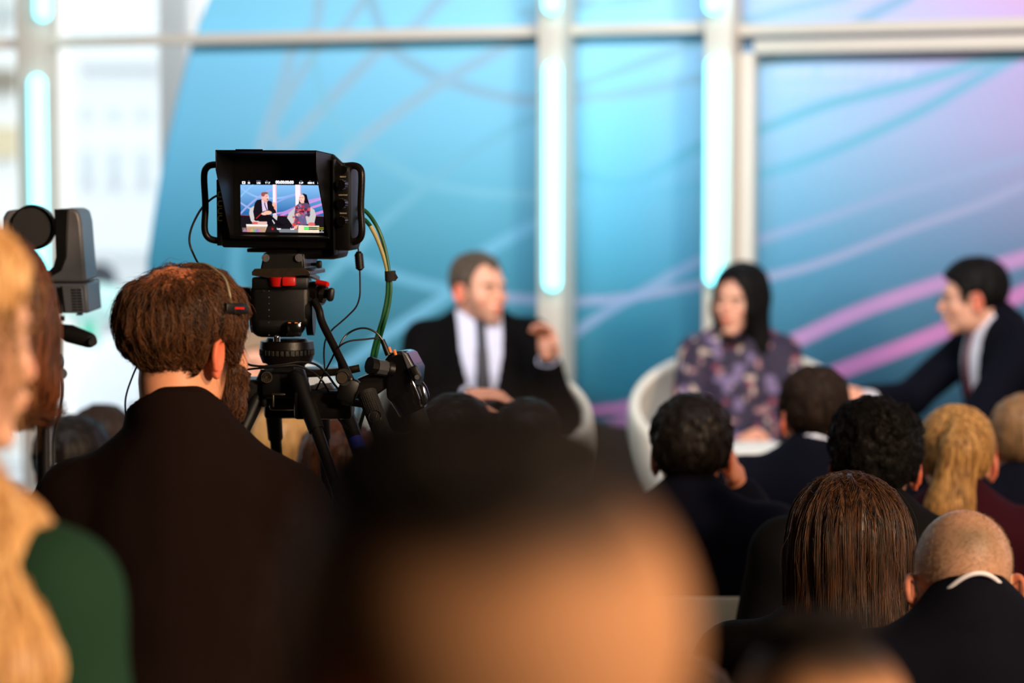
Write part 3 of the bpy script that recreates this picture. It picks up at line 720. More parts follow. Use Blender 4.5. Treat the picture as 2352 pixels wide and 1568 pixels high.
# screen with what it shows
cv = Canvas(190, 118, 420, 262)
W_, H_ = 190, 118; cv.put(np.ones(cv.X.shape), (0.0015, .0015, .002))
ty = 12.0
g_ = np.clip((cv.Y - ty) / 62, 0, 1)[..., None]
bg = (1 - g_) * np.array(lin((138, 196, 250))) + g_ * np.array(lin((38, 110, 176))); mk = (cv.Y > ty).astype(float)[..., None]; cv.C = cv.C * (1 - mk) + bg * mk
def u(x, y): return ((x - 150) / 1850 * 190, ty + (y - 280) / 1100 * 106)           # screen drawing units
def UP(*p): return [u(*q) for q in p]
for pts, w, c in ((((150, 340), (270, 440), (520, 560), (800, 590), (1100, 570), (1360, 500)), 4.2, (150, 196, 246)), (((150, 560), (270, 430), (430, 290)), 3.4, (150, 200, 246)),
                  (((150, 700), (300, 800), (420, 860)), 4, (170, 186, 240)), (((140, 960), (300, 790), (560, 560), (850, 370)), 4, (170, 176, 238)), (((960, 940), (1120, 910), (1340, 810), (1640, 650), (2000, 560)), 4, (200, 150, 230)),
                  (((960, 680), (1140, 590), (1360, 510)), 4, (150, 170, 240)), (((1050, 990), (1300, 880)), 5, (212, 150, 226)), (((1640, 700), (2010, 570)), 4.5, (214, 156, 232)), (((1700, 810), (2040, 690)), 5, (226, 150, 226)), (((1820, 940), (2070, 860)), 6, (236, 140, 214))):
    cv.line(UP(*pts), w, c, .85)
cv.poly(UP((870, 270), (960, 270), (960, 980), (870, 980)), (250, 238, 246)); cv.poly(UP((1375, 270), (1500, 270), (1500, 640), (1380, 820)), (250, 240, 250)); cv.line(UP((1490, 280), (1490, 480)), 1.2, (240, 140, 190)); cv.line(UP((948, 280), (948, 980)), 1.2, (238, 120, 170))
cv.poly(UP((120, 985), (2100, 1000), (2130, 1400), (120, 1400)), (26, 20, 28))
for x0, x1 in ((120, 440), (980, 1200), (1840, 2080)): cv.line(UP((x0, 990), (x1, 1000)), 1.0, (190, 60, 90))
cv.poly(UP((340, 950), (360, 830), (440, 775), (560, 800), (560, 1150), (440, 1180), (380, 1120)), (214, 206, 208)); cv.poly(UP((880, 950), (975, 990), (960, 1100), (900, 1190), (850, 1100)), (214, 206, 208))
cv.poly(UP((1190, 1040), (1230, 930), (1360, 800), (1700, 780), (1800, 850), (1830, 980), (1790, 1170), (1300, 1200)), (206, 200, 200))
cv.poly(UP((470, 700), (520, 635), (640, 610), (840, 660), (930, 850), (950, 930), (860, 950), (760, 900), (640, 920), (620, 1010), (460, 1090), (430, 900)), (24, 18, 28))
cv.poly(UP((440, 1080), (620, 960), (800, 960), (990, 1130), (1130, 1200), (1180, 1150), (1200, 1170), (1080, 1240), (960, 1220), (860, 1080), (840, 1230), (750, 1230), (740, 1120), (480, 1120)), (18, 14, 22))
cv.poly(UP((620, 630), (740, 660), (760, 860), (640, 900)), (226, 206, 238)); cv.line(UP((690, 680), (700, 760), (740, 860)), 2.2, (80, 20, 60))
cv.ell(*u(700, 575), 8.2, 11, (250, 190, 180)); cv.ell(*u(655, 500), 4.5, 5, (160, 84, 80)); cv.ell(*u(710, 470), 6, 2.6, (150, 90, 80)); cv.ell(*u(752, 612), 1.7, 1.5, (170, 70, 70)); cv.ell(*u(762, 560), 2.4, 3.4, (255, 214, 204)); cv.line(UP((728, 545), (760, 548)), 1.0, (120, 60, 60)); cv.poly(UP((640, 560), (690, 680), (760, 665), (770, 620), (735, 640), (690, 640)), (206, 130, 120), .6); cv.ell(*u(900, 730), 4, 5, (252, 190, 170)); cv.ell(*u(925, 800), 3, 5, (250, 170, 150))
cv.ell(*u(760, 925), 9, 4.4, (252, 196, 172)); cv.ell(*u(680, 950), 7, 3.2, (252, 196, 176)); cv.line(UP((500, 1060), (600, 960)), 1.4, (220, 50, 50))
cv.poly(UP((1450, 720), (1460, 560), (1500, 490), (1560, 470), (1630, 500), (1650, 600), (1690, 730), (1560, 720)), (24, 14, 22)); cv.ell(*u(1520, 590), 6.2, 9.5, (252, 204, 188)); cv.ell(*u(1502, 625), 1.8, .8, (226, 90, 100)); cv.line(UP((1478, 570), (1500, 568)), .9, (110, 60, 60)); cv.line(UP((1525, 566), (1552, 570)), .9, (110, 60, 60)); cv.poly(UP((1500, 660), (1570, 650), (1565, 730), (1500, 730)), (244, 190, 172))
cv.poly(UP((1350, 960), (1380, 760), (1460, 700), (1640, 690), (1710, 760), (1700, 980), (1600, 1000), (1620, 1200), (1310, 1380), (1290, 1250), (1370, 1080)), (96, 74, 112))
for i in range(34):
    a = RNG.uniform(0, 1, 3); cv.ell(*u(1370 + 310 * a[0], 730 + 260 * a[1]), 1.6 + a[2] * 2.2, 1.4 + a[0] * 2, ((214, 44, 52), (236, 90, 80), (50, 34, 70), (160, 130, 170))[i % 4], .85)
for i in range(20):
    a = RNG.uniform(0, 1, 3); cv.ell(*u(1320 + 240 * a[0] * (1 if a[1] < .5 else .3), 1000 + 330 * a[1]), 1.5 + a[2] * 1.6, 2.4, ((206, 44, 56), (232, 96, 90))[i % 2], .8)
cv.ell(*u(1440, 970), 5, 3.5, (250, 190, 160)); cv.poly(UP((1420, 960), (1580, 930), (1640, 1180), (1480, 1190)), (112, 104, 150), .7); cv.poly(UP((1350, 1230), (1440, 1190), (1400, 1290), (1330, 1290)), (250, 180, 150))
cv.poly(UP((270, 1205), (750, 1205), (740, 1250), (690, 1390), (290, 1390)), (206, 168, 140)); cv.poly(UP((270, 1200), (752, 1200), (748, 1245), (280, 1245)), (255, 244, 236)); cv.poly(UP((430, 1130), (740, 1135), (740, 1195), (470, 1195)), (240, 190, 180))
cv.ell(*u(470, 1170), 7, 2.8, (226, 96, 96)); cv.poly(UP((1440, 1210), (1900, 1215), (1900, 1385), (1430, 1385)), (250, 226, 200)); cv.ell(*u(1730, 1180), 8, 4, (232, 110, 110)); cv.ell(*u(2060, 1020), 4, 5, (250, 190, 180))
cv.poly(UP((190, 1390), (700, 1380), (700, 1410), (190, 1410)), (240, 214, 150)); cv.poly(UP((960, 1300), (1430, 1300), (1430, 1385), (1020, 1385)), (128, 132, 140)); cv.poly(UP((180, 1280), (700, 1270), (700, 1390), (190, 1395)), (170, 140, 110), .5)
for x, c in ((240, (190, 140, 220)), (330, (240, 120, 140)), (400, (220, 190, 90)), (460, (60, 190, 150)), (520, (90, 120, 240)), (560, (220, 110, 190))): cv.poly(UP((x - 50, 1372), (x, 1290), (x + 50, 1372)), c, .6)
cv.poly(UP((700, 1400), (760, 1260), (800, 1230), (930, 1230), (960, 1260), (1030, 1400)), (34, 30, 34)); cv.ell(*u(862, 1302), 5, 5, (56, 24, 28)); cv.ell(*u(862, 1302), 2.6, 2.6, (180, 30, 40))
for y, c in ((1262, (30, 60, 30)), (1300, (30, 60, 30))):
    cv.poly(UP((1560, y - 14), (2040, y - 14), (2040, y + 14), (1560, y + 14)), c); cv.poly(UP((1560, y - 16), (1670, y - 16), (1670, y + 12), (1560, y + 12)), (40, 226, 80))
    cv.line(UP((1860, y), (2000, y)), 1.5, (170, 160, 50), .8); cv.line(UP((2010, y), (2060, y)), 1.5, (190, 40, 40), .8)
for x in (1560, 1620, 1720, 1860, 1960, 2010, 2060): cv.ell(*u(x, 1330), .9, .9, (250, 250, 250))
cv.poly(UP((1900, 1350), (2120, 1350), (2120, 1372), (1900, 1372)), (170, 170, 180))
sw, shh = .1545, .0935
xx = -sw / 2 + cv.X / W_ * sw; zz = .0475 - cv.Y / H_ * shh
V = np.stack([xx.ravel(), np.full(xx.size, -.0012), zz.ravel()], 1); nx, ny = cv.nx, cv.ny
i0 = (np.arange(ny - 1)[:, None] * nx + np.arange(nx - 1)[None]).ravel(); F = np.stack([i0, i0 + nx, i0 + nx + 1, i0 + 1], 1)
screen = mesh_np('lit_screen', V, F, attr_mat('lit_screen', 'tint', .3, emission=1.05), SC, smooth=False, attrs={'tint': cv.C.reshape(-1, 3)})
tag(screen, 'lit screen showing two seated people on a stage under small readouts')
def stxt(s, x, y, size, m='white_text', bold=.00022, al='CENTER'):
    X = -sw / 2 + x / W_ * sw; Z = .0475 - y / H_ * shh
    return text_mesh('readout_text', s, Matrix.Translation((X, -.0022, Z)) @ Matrix.Rotation(PI / 2, 4, 'X'), size, M[m], screen, al, bold)
stxt('00:00:00:00', 102, 6.0, .0072, bold=.00035)
for s_, x, y in (('50', 20, 8), ('1/50', 42, 8), ('T 6.7', 63, 7.6), ('0 dB', 140, 7), ('4800 K', 162, 7), ('11', 179, 7)): stxt(s_, x, y, .0042)
for s_, x, y in (('FPS', 20, 3.8), ('SHUTTER', 42, 3.4), ('IRIS', 61, 3.2), ('GAIN', 140, 2.8), ('WB', 160, 2.8), ('TINT', 179, 2.8)): stxt(s_, x, y, .0019, 'dim_text', .0001)
for x, y in ((88, 110), (119, 110)): stxt('Low', x, y, .0042)
m_ = MB(); m_.box((-sw / 2 + 8 / W_ * sw, -.0020, .0475 - 7.3 / H_ * shh), (.0058, .0006, .0048)); m_.build('readout_icon', M['white_text'], screen)
m_ = MB(); m_.cyl((-sw / 2 + 8 / W_ * sw, -.0026, .0475 - 7.3 / H_ * shh), (-sw / 2 + 8 / W_ * sw, -.0022, .0475 - 7.3 / H_ * shh), .0012, n=12); m_.build('icon_dot', M['black_gloss'], screen)
# control column, knobs, lettering
c = MB(); c.box((.1145, .020, -.002), (.030, .060, .150), bev=.006); c.box((.100, -.006, 0), (.0035, .020, .168), bev=.001); col_ = c.build('control_column', M['black_plastic'], SC)
for z in (.040, .007, -.024):
    k = MB(); k.cyl((.117, -.012, z), (.1165, -.026, z), .0092, .0082, 28)
    for i in range(14):
        a = 2 * PI * i / 14; k.cyl((.117 + .0088 * math.cos(a), -.013, z + .0088 * math.sin(a)), (.1165 + .008 * math.cos(a), -.0255, z + .008 * math.sin(a)), .0011, n=6)
    k.box((.1165, -.0263, z + .004), (.0012, .0006, .006)); k.build('control_knob', M['black_gloss'], SC)
MB().cyl((.119, -.008, .066), (.119, -.016, .066), .0065, n=20).build('record_button', M['black_gloss'], SC)
for s_, z in (('BRIGHT', .0535), ('CONTRAST', .0215), ('PEAKING', -.0105)):
    text_mesh('column_lettering', s_, Matrix.Translation((.1165, -.0108, z)) @ Matrix.Rotation(PI / 2, 4, 'X'), .0032, M['label'], col_, 'CENTER', .00008)
# side strip with connector markings
st_ = MB(); st_.box((-.1165, -.002, -.012), (.010, .006, .118), bev=.0015); st_ = st_.build('connector_strip', M['black_plastic'], SC)
for i, z in enumerate((.020, .004, -.009, -.022)):
    w_ = .0042
    MB().tube([(-.1145 + w_, -.0056, z + .0045), (-.1145 - w_ * .3, -.0056, z + .0045), (-.1175, -.0056, z + .002), (-.1175, -.0056, z - .004), (-.1145 + w_, -.0056, z - .004)], .0008, n=6, res=2).build('connector_marking', M['yellow_label'], st_)
for sx, x0, x1 in ((-1, -.112, -.146), (1, .108, .1475)):
    MB().tube([(x0, .012, .071), (x0 + (x1 - x0) * .55, .008, .073), (x0 + (x1 - x0) * .88, .004, .068), (x1, 0, .052), (x1 - sx * .002, 0, 0), (x1, 0, -.040), (x0 + (x1 - x0) * .86, .003, -.056), (x0 + (x1 - x0) * .5, .006, -.062), (x0, .010, -.062)], .0062, n=14, res=6).build('side_handle', M['black_metal'], SC)
    for z in (.071, -.062): MB().box((x0 * 1.0, .012, z), (.016, .018, .014), bev=.003).build('handle_mount', M['black_plastic'], SC)
# ------------------------------------------------------------------ tripod
TR = empty('camera_tripod', (G(655, 900, .07).x, YC + .07, 0), 0, 'black twin-tube tripod with a fluid head carrying the studio camera', 'tripod')
o0 = TR.location.copy()
def L(px, py, d=0.07): return G(px, py, d) - o0
def px(n, d=.07): return n * (YC + d) / FPX
def part(mb_, n, m, par=None, bevel=0, smooth=35): return mb_.build(n, M[m], par or TR, bevel, smooth)
yr = rot(0, 0, -13)
# plates and sliding wedge
part(MB().box(L(655, 573), (.112, .10, px(9)), yr, .002), 'camera_plate', 'black_metal')
m_ = MB(); w0, w1 = px(50), px(60)
A = [L(602, 582, 0), L(692, 582, 0), L(722, 590, .03), L(720, 627, .03), L(697, 622, 0), L(596, 622, 0)]
m_.prism([L(604, 580, 0), L(696, 580, 0), L(700, 622, 0), L(596, 622, 0)], (.018, .09, 0)); ab = part(m_, 'plate_adapter', 'black_plastic', bevel=.004)
m_ = MB(); m_.prism([L(697, 583, -.002), L(717, 590, .05), L(722, 620, .06), L(717, 627, .05), L(700, 624, -.002)], (-.004, .004, 0)); part(m_, 'adapter_side', 'grey_metal', bevel=.001)
for x in (610, 687): part(MB().cyl(L(x, 592, -.006), L(x, 592, .004), px(9), n=20).cyl(L(x, 592, -.0065), L(x, 592, -.0055), px(6), n=20), 'adapter_bolt', 'grey_metal')
kn = part(MB().cyl(L(716, 607, .04), L(728, 607, .03), .003).box(L(733, 607, .03), (.010, .016, px(17)), None, .003), 'plate_knob', 'black_plastic')
m_ = MB(); m_.prism([L(584, 617, -.01), L(690, 614, -.01), L(711, 622, -.01), L(712, 631, -.01), L(620, 640, -.01), L(578, 632, -.01), L(578, 624, -.01)], (.02, .10, 0)); part(m_, 'slide_plate', 'worn_metal', bevel=.0012)
m_ = MB(); m_.prism([L(712, 622, -.004), L(735, 634, .08), L(735, 644, .08), L(712, 634, -.004)], (-.008, .004, 0)); part(m_, 'slide_plate_side', 'grey_metal', bevel=.001)
part(MB().cyl(L(640, 636, .0), L(640, 657, .0), px(24), px(19), 40).box(L(664, 646, -.012), (px(30), .02, px(21)), None, .003), 'locking_lever', 'red')
part(MB().cyl(L(728, 648, .0), L(752, 653, -.01), px(6.5), n=20).cyl(L(752, 653, -.01), L(753.5, 653.3, -.011), px(5), n=20), 'release_pin', 'red')
# fluid head
hd = MB(); hd.box(L(648, 648, .04), (px(128), .085, px(28)), None, .004)
hd.box(L(648, 700, .045), (px(138), .09, px(96)), None, .012, 3); hd.box(L(640, 745, .04), (px(122), .085, px(54)), None, .020, 4)
hd.cyl(L(578, 712, .045), L(592, 712, .045), px(52), n=48).cyl(L(706, 712, .045), L(722, 712, .045), px(58), n=48)
hd = part(hd, 'fluid_head', 'black_plastic')
for y in range(8): part(MB().cyl(L(618, 668 + y * 14.5, -.0015), L(618, 668 + y * 14.5, .001), px(1.6 if y % 2 else 1.1), n=8), 'scale_dot', 'grey_metal', hd)
part(MB().cyl(L(604, 668, -.0015), L(604, 668, .001), px(2.8), n=12), 'head_screw', 'chrome', hd)
part(MB().box(L(675, 755, -.010), (px(34), .02, px(34)), rot(0, 0, 10), .003), 'battery_clip', 'black_gloss', hd)
for x in (665, 680): part(MB().box(L(x, 741, -.022), (px(6), .002, px(2)), None), 'clip_contact', 'orange_plug', hd)
lc = MB(); lc.box(L(560, 676, .05), (px(34), .05, px(34)), None, .004).cyl(L(545, 690, .05), L(580, 690, .05), px(24), n=32).box(L(566, 716, .05), (px(24), .03, px(28)), rot(0, 20, 0), .004); part(lc, 'left_rosette', 'black_plastic')
rc = MB(); rc.cyl(L(715, 674, .03), L(738, 674, .02), px(27), n=40).cyl(L(738, 674, .02), L(748, 676, .018), px(22), px(20), 8)
for i in range(28):
    a = 2 * PI * i / 28; q = L(717, 674, .03); rc.cyl(q + Vector((0, math.cos(a) * px(27), math.sin(a) * px(27))), q + Vector((.006, math.cos(a) * px(27), math.sin(a) * px(27))), .0008, n=5)
part(rc, 'right_rosette', 'black_metal')
part(MB().cyl(L(744, 675, .015), L(752, 675, .010), .008).box(L(760, 676, .008), (px(15), .03, px(31)), rot(0, 8, 0), .005), 'rosette_knob', 'black_plastic')
part(MB().tube([L(722, 690, -.0), L(733, 712, -.01), L(741, 742, -.02), L(770, 800, -.05), L(800, 862, -.09), L(806, 874, -.095)], px(9.2), n=16, res=8), 'pan_bar', 'black_metal')
# bowl
b = MB(); b.cyl(L(659, 776, .05), L(659, 800, .05), px(45), px(63), 48).cyl(L(659, 783, .05), L(659, 800, .05), px(61), px(63), 48).cyl(L(659, 814, .05), L(659, 832, .05), px(63), px(56), 48).cyl(L(659, 800, .05), L(659, 815, .05), px(59.5), n=48); 
b.cyl(L(659, 827, .05), L(659, 840, .05), px(58), px(40), 40)
bw = part(b, 'bowl', 'grey_metal' if 0 else 'black_metal'); 
k_ = MB(); c0 = L(659, 807.5, .05)
for i in range(34):
    a = 2 * PI * i / 34; k_.box(c0 + Vector((math.cos(a), math.sin(a), 0)) * px(61.2), (px(4), px(7.5), px(12)), Euler((0, 0, a)).to_matrix(), .0008)
part(k_, 'bowl_grip', 'rubber', bw); part(MB().sph(L(636, 774, -.03), (px(8), px(8), px(6)), 16).cyl(L(636, 784, -.03), L(636, 774, -.03), px(8)), 'spirit_level', 'chrome', bw)
cr = MB(); cr.cyl(L(655, 838, .05), L(655, 925, .05), px(46), px(40), 6).box(L(655, 880, .05), (px(100), .10, px(60)), None, .01); part(cr, 'crown', 'black_plastic')
LEGS = []
def legpair(x0, y0, d0, x1, y1, d1, gap, name='leg'):
    """two tubes plus clamps, ending in a foot"""
    a0, a1 = L(x0, y0, d0), L(x1, y1, d1); d = (a1 - a0).normalized(); t = (a0.z + o0.z - .03) / -d.z; f = a0 + d * t
    g = Vector(gap)
    m = MB(); m.cyl(a0, f, px(14), px(12), 20).cyl(a0 + g, f + g, px(14), px(12), 20).box(a0 + g / 2 + d * .03, (abs(g.x) + .03, abs(g.y) + .03, .05), None, .006); lg = part(m, name, 'black_metal')
    part(MB().cyl(a0 - d * .01, a0 + d * .11, px(21), px(18), 24), 'leg_collar', 'black_plastic', lg); part(MB().cyl(a0 + g - d * .01, a0 + g + d * .11, px(19), px(17), 24), 'leg_collar', 'black_plastic', lg)
    part(MB().box(a0 + g / 2 + d * (t * .55), (abs(g.x) + .05, abs(g.y) + .04, .06), None, .006), 'leg_clamp', 'black_plastic', lg); LEGS.append((a0, g, d))
    part(MB().cyl(f + g / 2, Vector((f.x + g.x / 2, f.y + g.y / 2, .0)), .03, .035, 24), 'rubber_foot', 'rubber', lg); return lg
la = legpair(612, 868, .04, 562, 975, .02, (-.05, .05, -.0)); lb = legpair(684, 868, -.02, 770, 1108, -.13, (.072, .06, -.045)); lc_ = legpair(624, 900, .13, 634, 1020, .20, (.09, .0, 0))
part(MB().cyl(L(613, 866, -.005), L(613, 866, .0), px(13), n=24).ring(L(613, 866, -.006), (0, 1, 0), px(9), px(1.2)).ring(L(613, 866, -.006), (0, 1, 0), px(5), px(1)), 'hinge_cap', 'worn_metal', la)
ba, bg_, bd2 = LEGS[1]; bq = ba + bg_; bt = (at(812, 1008, YC).z - o0.z - bq.z) / bd2.z; part(MB().cyl(bq + bd2 * bt, bq + bd2 * (bt + .024), px(17.5), px(17.5), 28), 'blue_band', 'blue', lb)
sp_ = MB(); sp_.box(L(700, 852, .09), (px(190), .06, px(16)), rot(0, 0, -6), .006).box(L(705, 915, .06), (px(170), .05, px(50)), None, .006); part(sp_, 'spreader_plate', 'grey_metal')
part(MB().tube([L(700, 858, .04), L(760, 855, .02), L(800, 850, .0), L(826, 845, .0)], px(9), n=12), 'carry_bar', 'worn_metal')
m_ = MB(); m_.prism([L(700, 888, -.0), L(760, 880, -.0), L(790, 922, -.0), L(705, 930, -.0)], (0, .02, 0)); sw_ = part(m_, 'side_web', 'grey_metal', bevel=.002)
part(MB().ring(L(747, 903, -.001), (0, 1, 0), px(13), px(1.2)).ring(L(747, 903, -.001), (0, 1, 0), px(9), px(1)).box(L(747, 903, -.001), (px(9), .002, px(3))), 'moulded_emblem', 'black_metal', sw_)
m_ = MB(); m_.box(L(640, 905, -.02), (px(30), .012, px(4)), None, .001).box(L(628, 920, -.02), (px(4), .012, px(28)), None, .001); part(m_, 'level_bracket', 'worn_metal')
# grip of the pan bar
gp = MB(); gp.cyl(L(842, 902, -.10), L(893, 1032, -.15), px(22), px(20), 28).sph(L(893, 1032, -.15), px(20), 20); gp = part(gp, 'rubber_grip', 'rubber')
q0, q1 = L(842, 902, -.10), L(893, 1032, -.15); ax = (q1 - q0).normalized(); sd_ = ax.cross(Vector((0, -1, 0))).normalized(); fw_ = sd_.cross(ax).normalized()
if fw_.y > 0: fw_ = -fw_
for i0_, i1_ in ((0, 11), (17, 30)):
  dt = MB()
  for i in range(i0_, i1_):
    for j in range(-3, 4):
        a = j * .22; dt.sph(q0 + ax * (.008 + i * .0034) + (fw_ * math.cos(a) + sd_ * math.sin(a)) * px(21.6), .0011, 6)
  part(dt, 'grip_studs', 'black_plastic', gp)
c1 = q0 + ax * .054 + fw_ * px(20.5)
part(MB().ring(c1, fw_, px(14), px(1.2), 28, 6).tube([c1 + sd_ * -.006 + ax * -.006, c1 + ax * .002 - sd_ * .001, c1 + sd_ * .002 - ax * .001, c1 + sd_ * .006 + ax * .006], .0008, n=6), 'grip_emblem', 'black_plastic', gp)
# clamp at the end of the bar
cl = MB(); cl.cyl(L(790, 866, -.10), L(790, 866, -.07), px(19), px(19), 32).box(L(800, 895, -.085), (px(44), .03, px(56)), rot(0, 20, 0), .008).box(L(815, 925, -.08), (px(60), .03, px(14)), rot(0, 8, 0), .004); part(cl, 'bar_clamp', 'black_plastic')
part(MB().cyl(L(787, 866, -.106), L(787, 866, -.100), px(14), n=32).ring(L(787, 866, -.106), (0, 1, 0), px(13), px(1.2)), 'clamp_cap', 'worn_metal')
# ------------------------------------------------------------------ zoom controller
ZC = empty('lens_controller', G(905, 880, -.04), 0, 'glossy black hand controller with a chrome lever, clamped to the pan bar', 'controller')
z0 = ZC.location.copy()
def Z(px_, py_, d=-.04): return G(px_, py_, d) - z0
def zp(mb_, n, m, par=None, bevel=0): return mb_.build(n, M[m], par or ZC, bevel)
m_ = MB(); m_.prism([Z(817, 872, -.03), Z(868, 850, -.03), Z(905, 880, -.03), Z(850, 918, -.03), Z(808, 916, -.03)], (0, .035, 0)); zp(m_, 'bracket', 'black_metal', bevel=.004)
m_ = MB(); m_.prism([Z(880, 824, -.04), Z(893, 812, -.04), Z(920, 804, -.04), Z(935, 812, -.04), Z(953, 845, -.04), Z(950, 880, -.04), Z(955, 930, -.04), Z(905, 935, -.04), Z(885, 915, -.04)], (.018, .055, 0)); bd = zp(m_, 'controller_body', 'black_gloss', bevel=.007)
m_ = MB(); m_.prism([Z(920, 806, -.042), Z(934, 812, -.042), Z(950, 842, -.042), Z(956, 870, -.042), Z(944, 872, -.042), Z(932, 840, -.042)], (.004, .03, 0)); zp(m_, 'top_cover', 'grey_metal', bevel=.002)
zp(MB().cyl(Z(848, 838, -.07), Z(888, 846, -.05), px(20), px(17), 10).cyl(Z(888, 846, -.05), Z(902, 849, -.045), px(15), px(16), 24).cyl(Z(893, 847, -.05), Z(898, 848, -.05), px(17.5), n=24), 'focus_wheel', 'black_plastic')
zp(MB().cyl(Z(862, 841, -.066), Z(886, 845.5, -.052), px(18.6), px(17.4), 10), 'wheel_ridges', 'grey_metal')
zp(MB().box(Z(955, 855, -.05), (px(18), .02, px(30)), rot(0, -25, 0), .003).cyl(Z(960, 868, -.066), Z(960, 868, -.05), px(7), n=20), 'rocker_switch', 'black_plastic')
zp(MB().cyl(Z(958, 866, -.068), Z(958, 866, -.064), px(5.5), n=20), 'rocker_button', 'grey_metal')
zp(MB().tube([Z(946, 872, -.06), Z(953, 890, -.062), Z(962, 915, -.062), Z(966, 932, -.06), Z(978, 926, -.058), Z(984, 912, -.056), Z(978, 890, -.056), Z(970, 878, -.056)], px(2.6), n=10), 'chrome_lever', 'chrome')
zp(MB().box(Z(972, 905, -.05), (px(14), .012, px(46)), rot(0, -14, 0), .004), 'lever_plate', 'chrome')
zp(MB().cyl(Z(930, 900, -.02), Z(950, 945, -.02), px(40), px(34), 28), 'bar_socket', 'black_gloss')
zp(MB().cyl(Z(948, 938, -.02), Z(985, 1035, -.06), px(26), px(25), 28).cyl(Z(985, 1035, -.06), Z(1040, 1180, -.10), px(23), px(22), 28), 'handle_bar', 'rubber')
for i, (x, y) in enumerate(((893, 797), (905, 803))): zp(MB().cyl(Z(x, y, -.04), Z(x + 4, y + 12, -.04), px(3.6), n=10), 'orange_plug', 'orange_plug')
zp(MB().cyl(Z(878, 780, -.04), Z(892, 815, -.04), px(5.5), px(7), n=12), 'cable_plug', 'black_plastic')
# ------------------------------------------------------------------ cables
def cable(n, pts, r, m, label, d=0.0, cat='cable', par=None):
    P = [G(p[0], p[1], p[2] if len(p) > 2 else d) for p in pts]
    o = MB().tube(P, r, n=10, res=10).build(n, M[m], par)
    if label: tag(o, label, cat)
    return o
cable('monitor_cable', [(512, 444, .03), (488, 455, .03), (462, 480, .03), (441, 520, .03), (435, 552, .03), (443, 580, .03), (462, 612, .06), (500, 640, .08), (545, 662, .09), (575, 672, .06)], px(2.6), 'black_cable', 'thin black cable looping left of the studio camera above the man in headset')
gc = cable('signal_cable', [(800, 468, .04), (818, 472, .02), (845, 490, .01), (868, 525, .0), (884, 570, .0), (893, 620, .0), (897, 660, .0), (893, 700, .0), (882, 745, .0), (872, 780, .02), (862, 822, .03), (850, 880, .08), (838, 940, .1), (826, 985, .1), (815, 1060, .1), (800, 1200, .1), (790, 1600, .1)], px(4.6), 'green_cable', 'outer green cable arching from the studio camera down past the strap')
gd = cable('signal_cable', [(800, 488, .04), (816, 492, .02), (838, 505, .01), (851, 519, .0)], px(4.8), 'green_cable', 'green and cream cable arching inside the outer green cable')
cable('cream_section', [(851, 519, .0), (866, 548, .0), (880, 585, .0), (888, 615, .0), (891, 640, .0)], px(4.9), 'cream_cable', None, par=gd)
cable('green_section', [(891, 640, .0), (889, 680, .0), (880, 725, .0), (868, 765, .01), (858, 800, .02), (852, 830, .03), (842, 880, .08)], px(4.6), 'green_cable', None, par=gd)
vs = MB(); vs.cyl(G(896, 622, 0), G(897, 645, 0), px(12.5), px(12.5), 16); tag(vs.build('cable_strap', M['velcro']), 'black hook-and-loop strap holding the green cables together', 'strap'); 
stp = bpy.data.objects['cable_strap']; m_ = MB(); m_.prism([G(905, 623, -.006), G(914, 638, -.006), G(908, 645, -.006), G(900, 645, -.006)], (0, .012, 0)); m_.build('strap_tail', M['velcro'], stp)
fc = cable('power_cable', [(802, 545, .03), (812, 547, .02), (820, 560, .02), (824, 580, .02), (826, 610, .02), (827, 650, .02), (826, 680, .02), (818, 704, .02), (800, 724, .02), (780, 742, .02), (762, 758, .02), (748, 780, .03), (744, 810, .04), (746, 850, .05)], px(2.1), 'black_cable', 'thin black power cable with a ribbed ferrite block, hanging right of the studio camera')
f_ = MB(); f_.cyl(G(824, 582, .02), G(827, 617, .02), px(9.5), px(9.5), 20)
for i in range(7): f_.cyl(G(824 + i * .45, 586 + i * 4.4, .02), G(824 + i * .45 + .2, 588 + i * 4.4, .02), px(10.6), n=20)
f_.cyl(G(823.5, 577, .02), G(824, 582, .02), px(5), px(8), 16).cyl(G(827, 617, .02), G(827.5, 621, .02), px(8), px(4), 16); f_.build('ferrite_block', M['black_plastic'], fc)
MB().cyl(G(799, 545, .03), G(811, 547, .02), px(4.5), px(3.5), 12).build('plug', M['black_plastic'], fc)
cable('control_cable', [(789, 902, -.05), (782, 860, -.06), (777, 825, -.06), (780, 795, -.05), (795, 770, -.04), (818, 756, -.04), (842, 754, -.04), (864, 764, -.04), (880, 782, -.04)], px(2.3), 'black_cable', 'black cable looping highest over the pan bar to the hand controller')
cable('control_cable', [(722, 905, -.02), (738, 870, -.03), (760, 828, -.05), (775, 800, -.06), (800, 784, -.06), (840, 779, -.05), (868, 777, -.04), (883, 787, -.04)], px(2.1), 'black_cable', 'black cable making the flatter lower loop to the hand controller')
cable('head_cable', [(560, 828, -.03), (575, 838, -.04), (610, 841, -.045), (650, 837, -.045), (690, 831, -.04), (725, 837, -.04), (750, 858, -.05), (770, 885, -.06), (790, 905, -.07)], px(2.6), 'black_cable', 'black cable draped across the front of the tripod bowl')
cable('head_cable', [(555, 850, -.03), (590, 846, -.04), (640, 842, -.05), (680, 839, -.045), (710, 850, -.045), (735, 868, -.05), (755, 900, -.05), (765, 935, -.04), (780, 965, -.05), (800, 985, -.06)], px(2.4), 'black_cable', 'black cable drooping from the tripod bowl to the right leg')
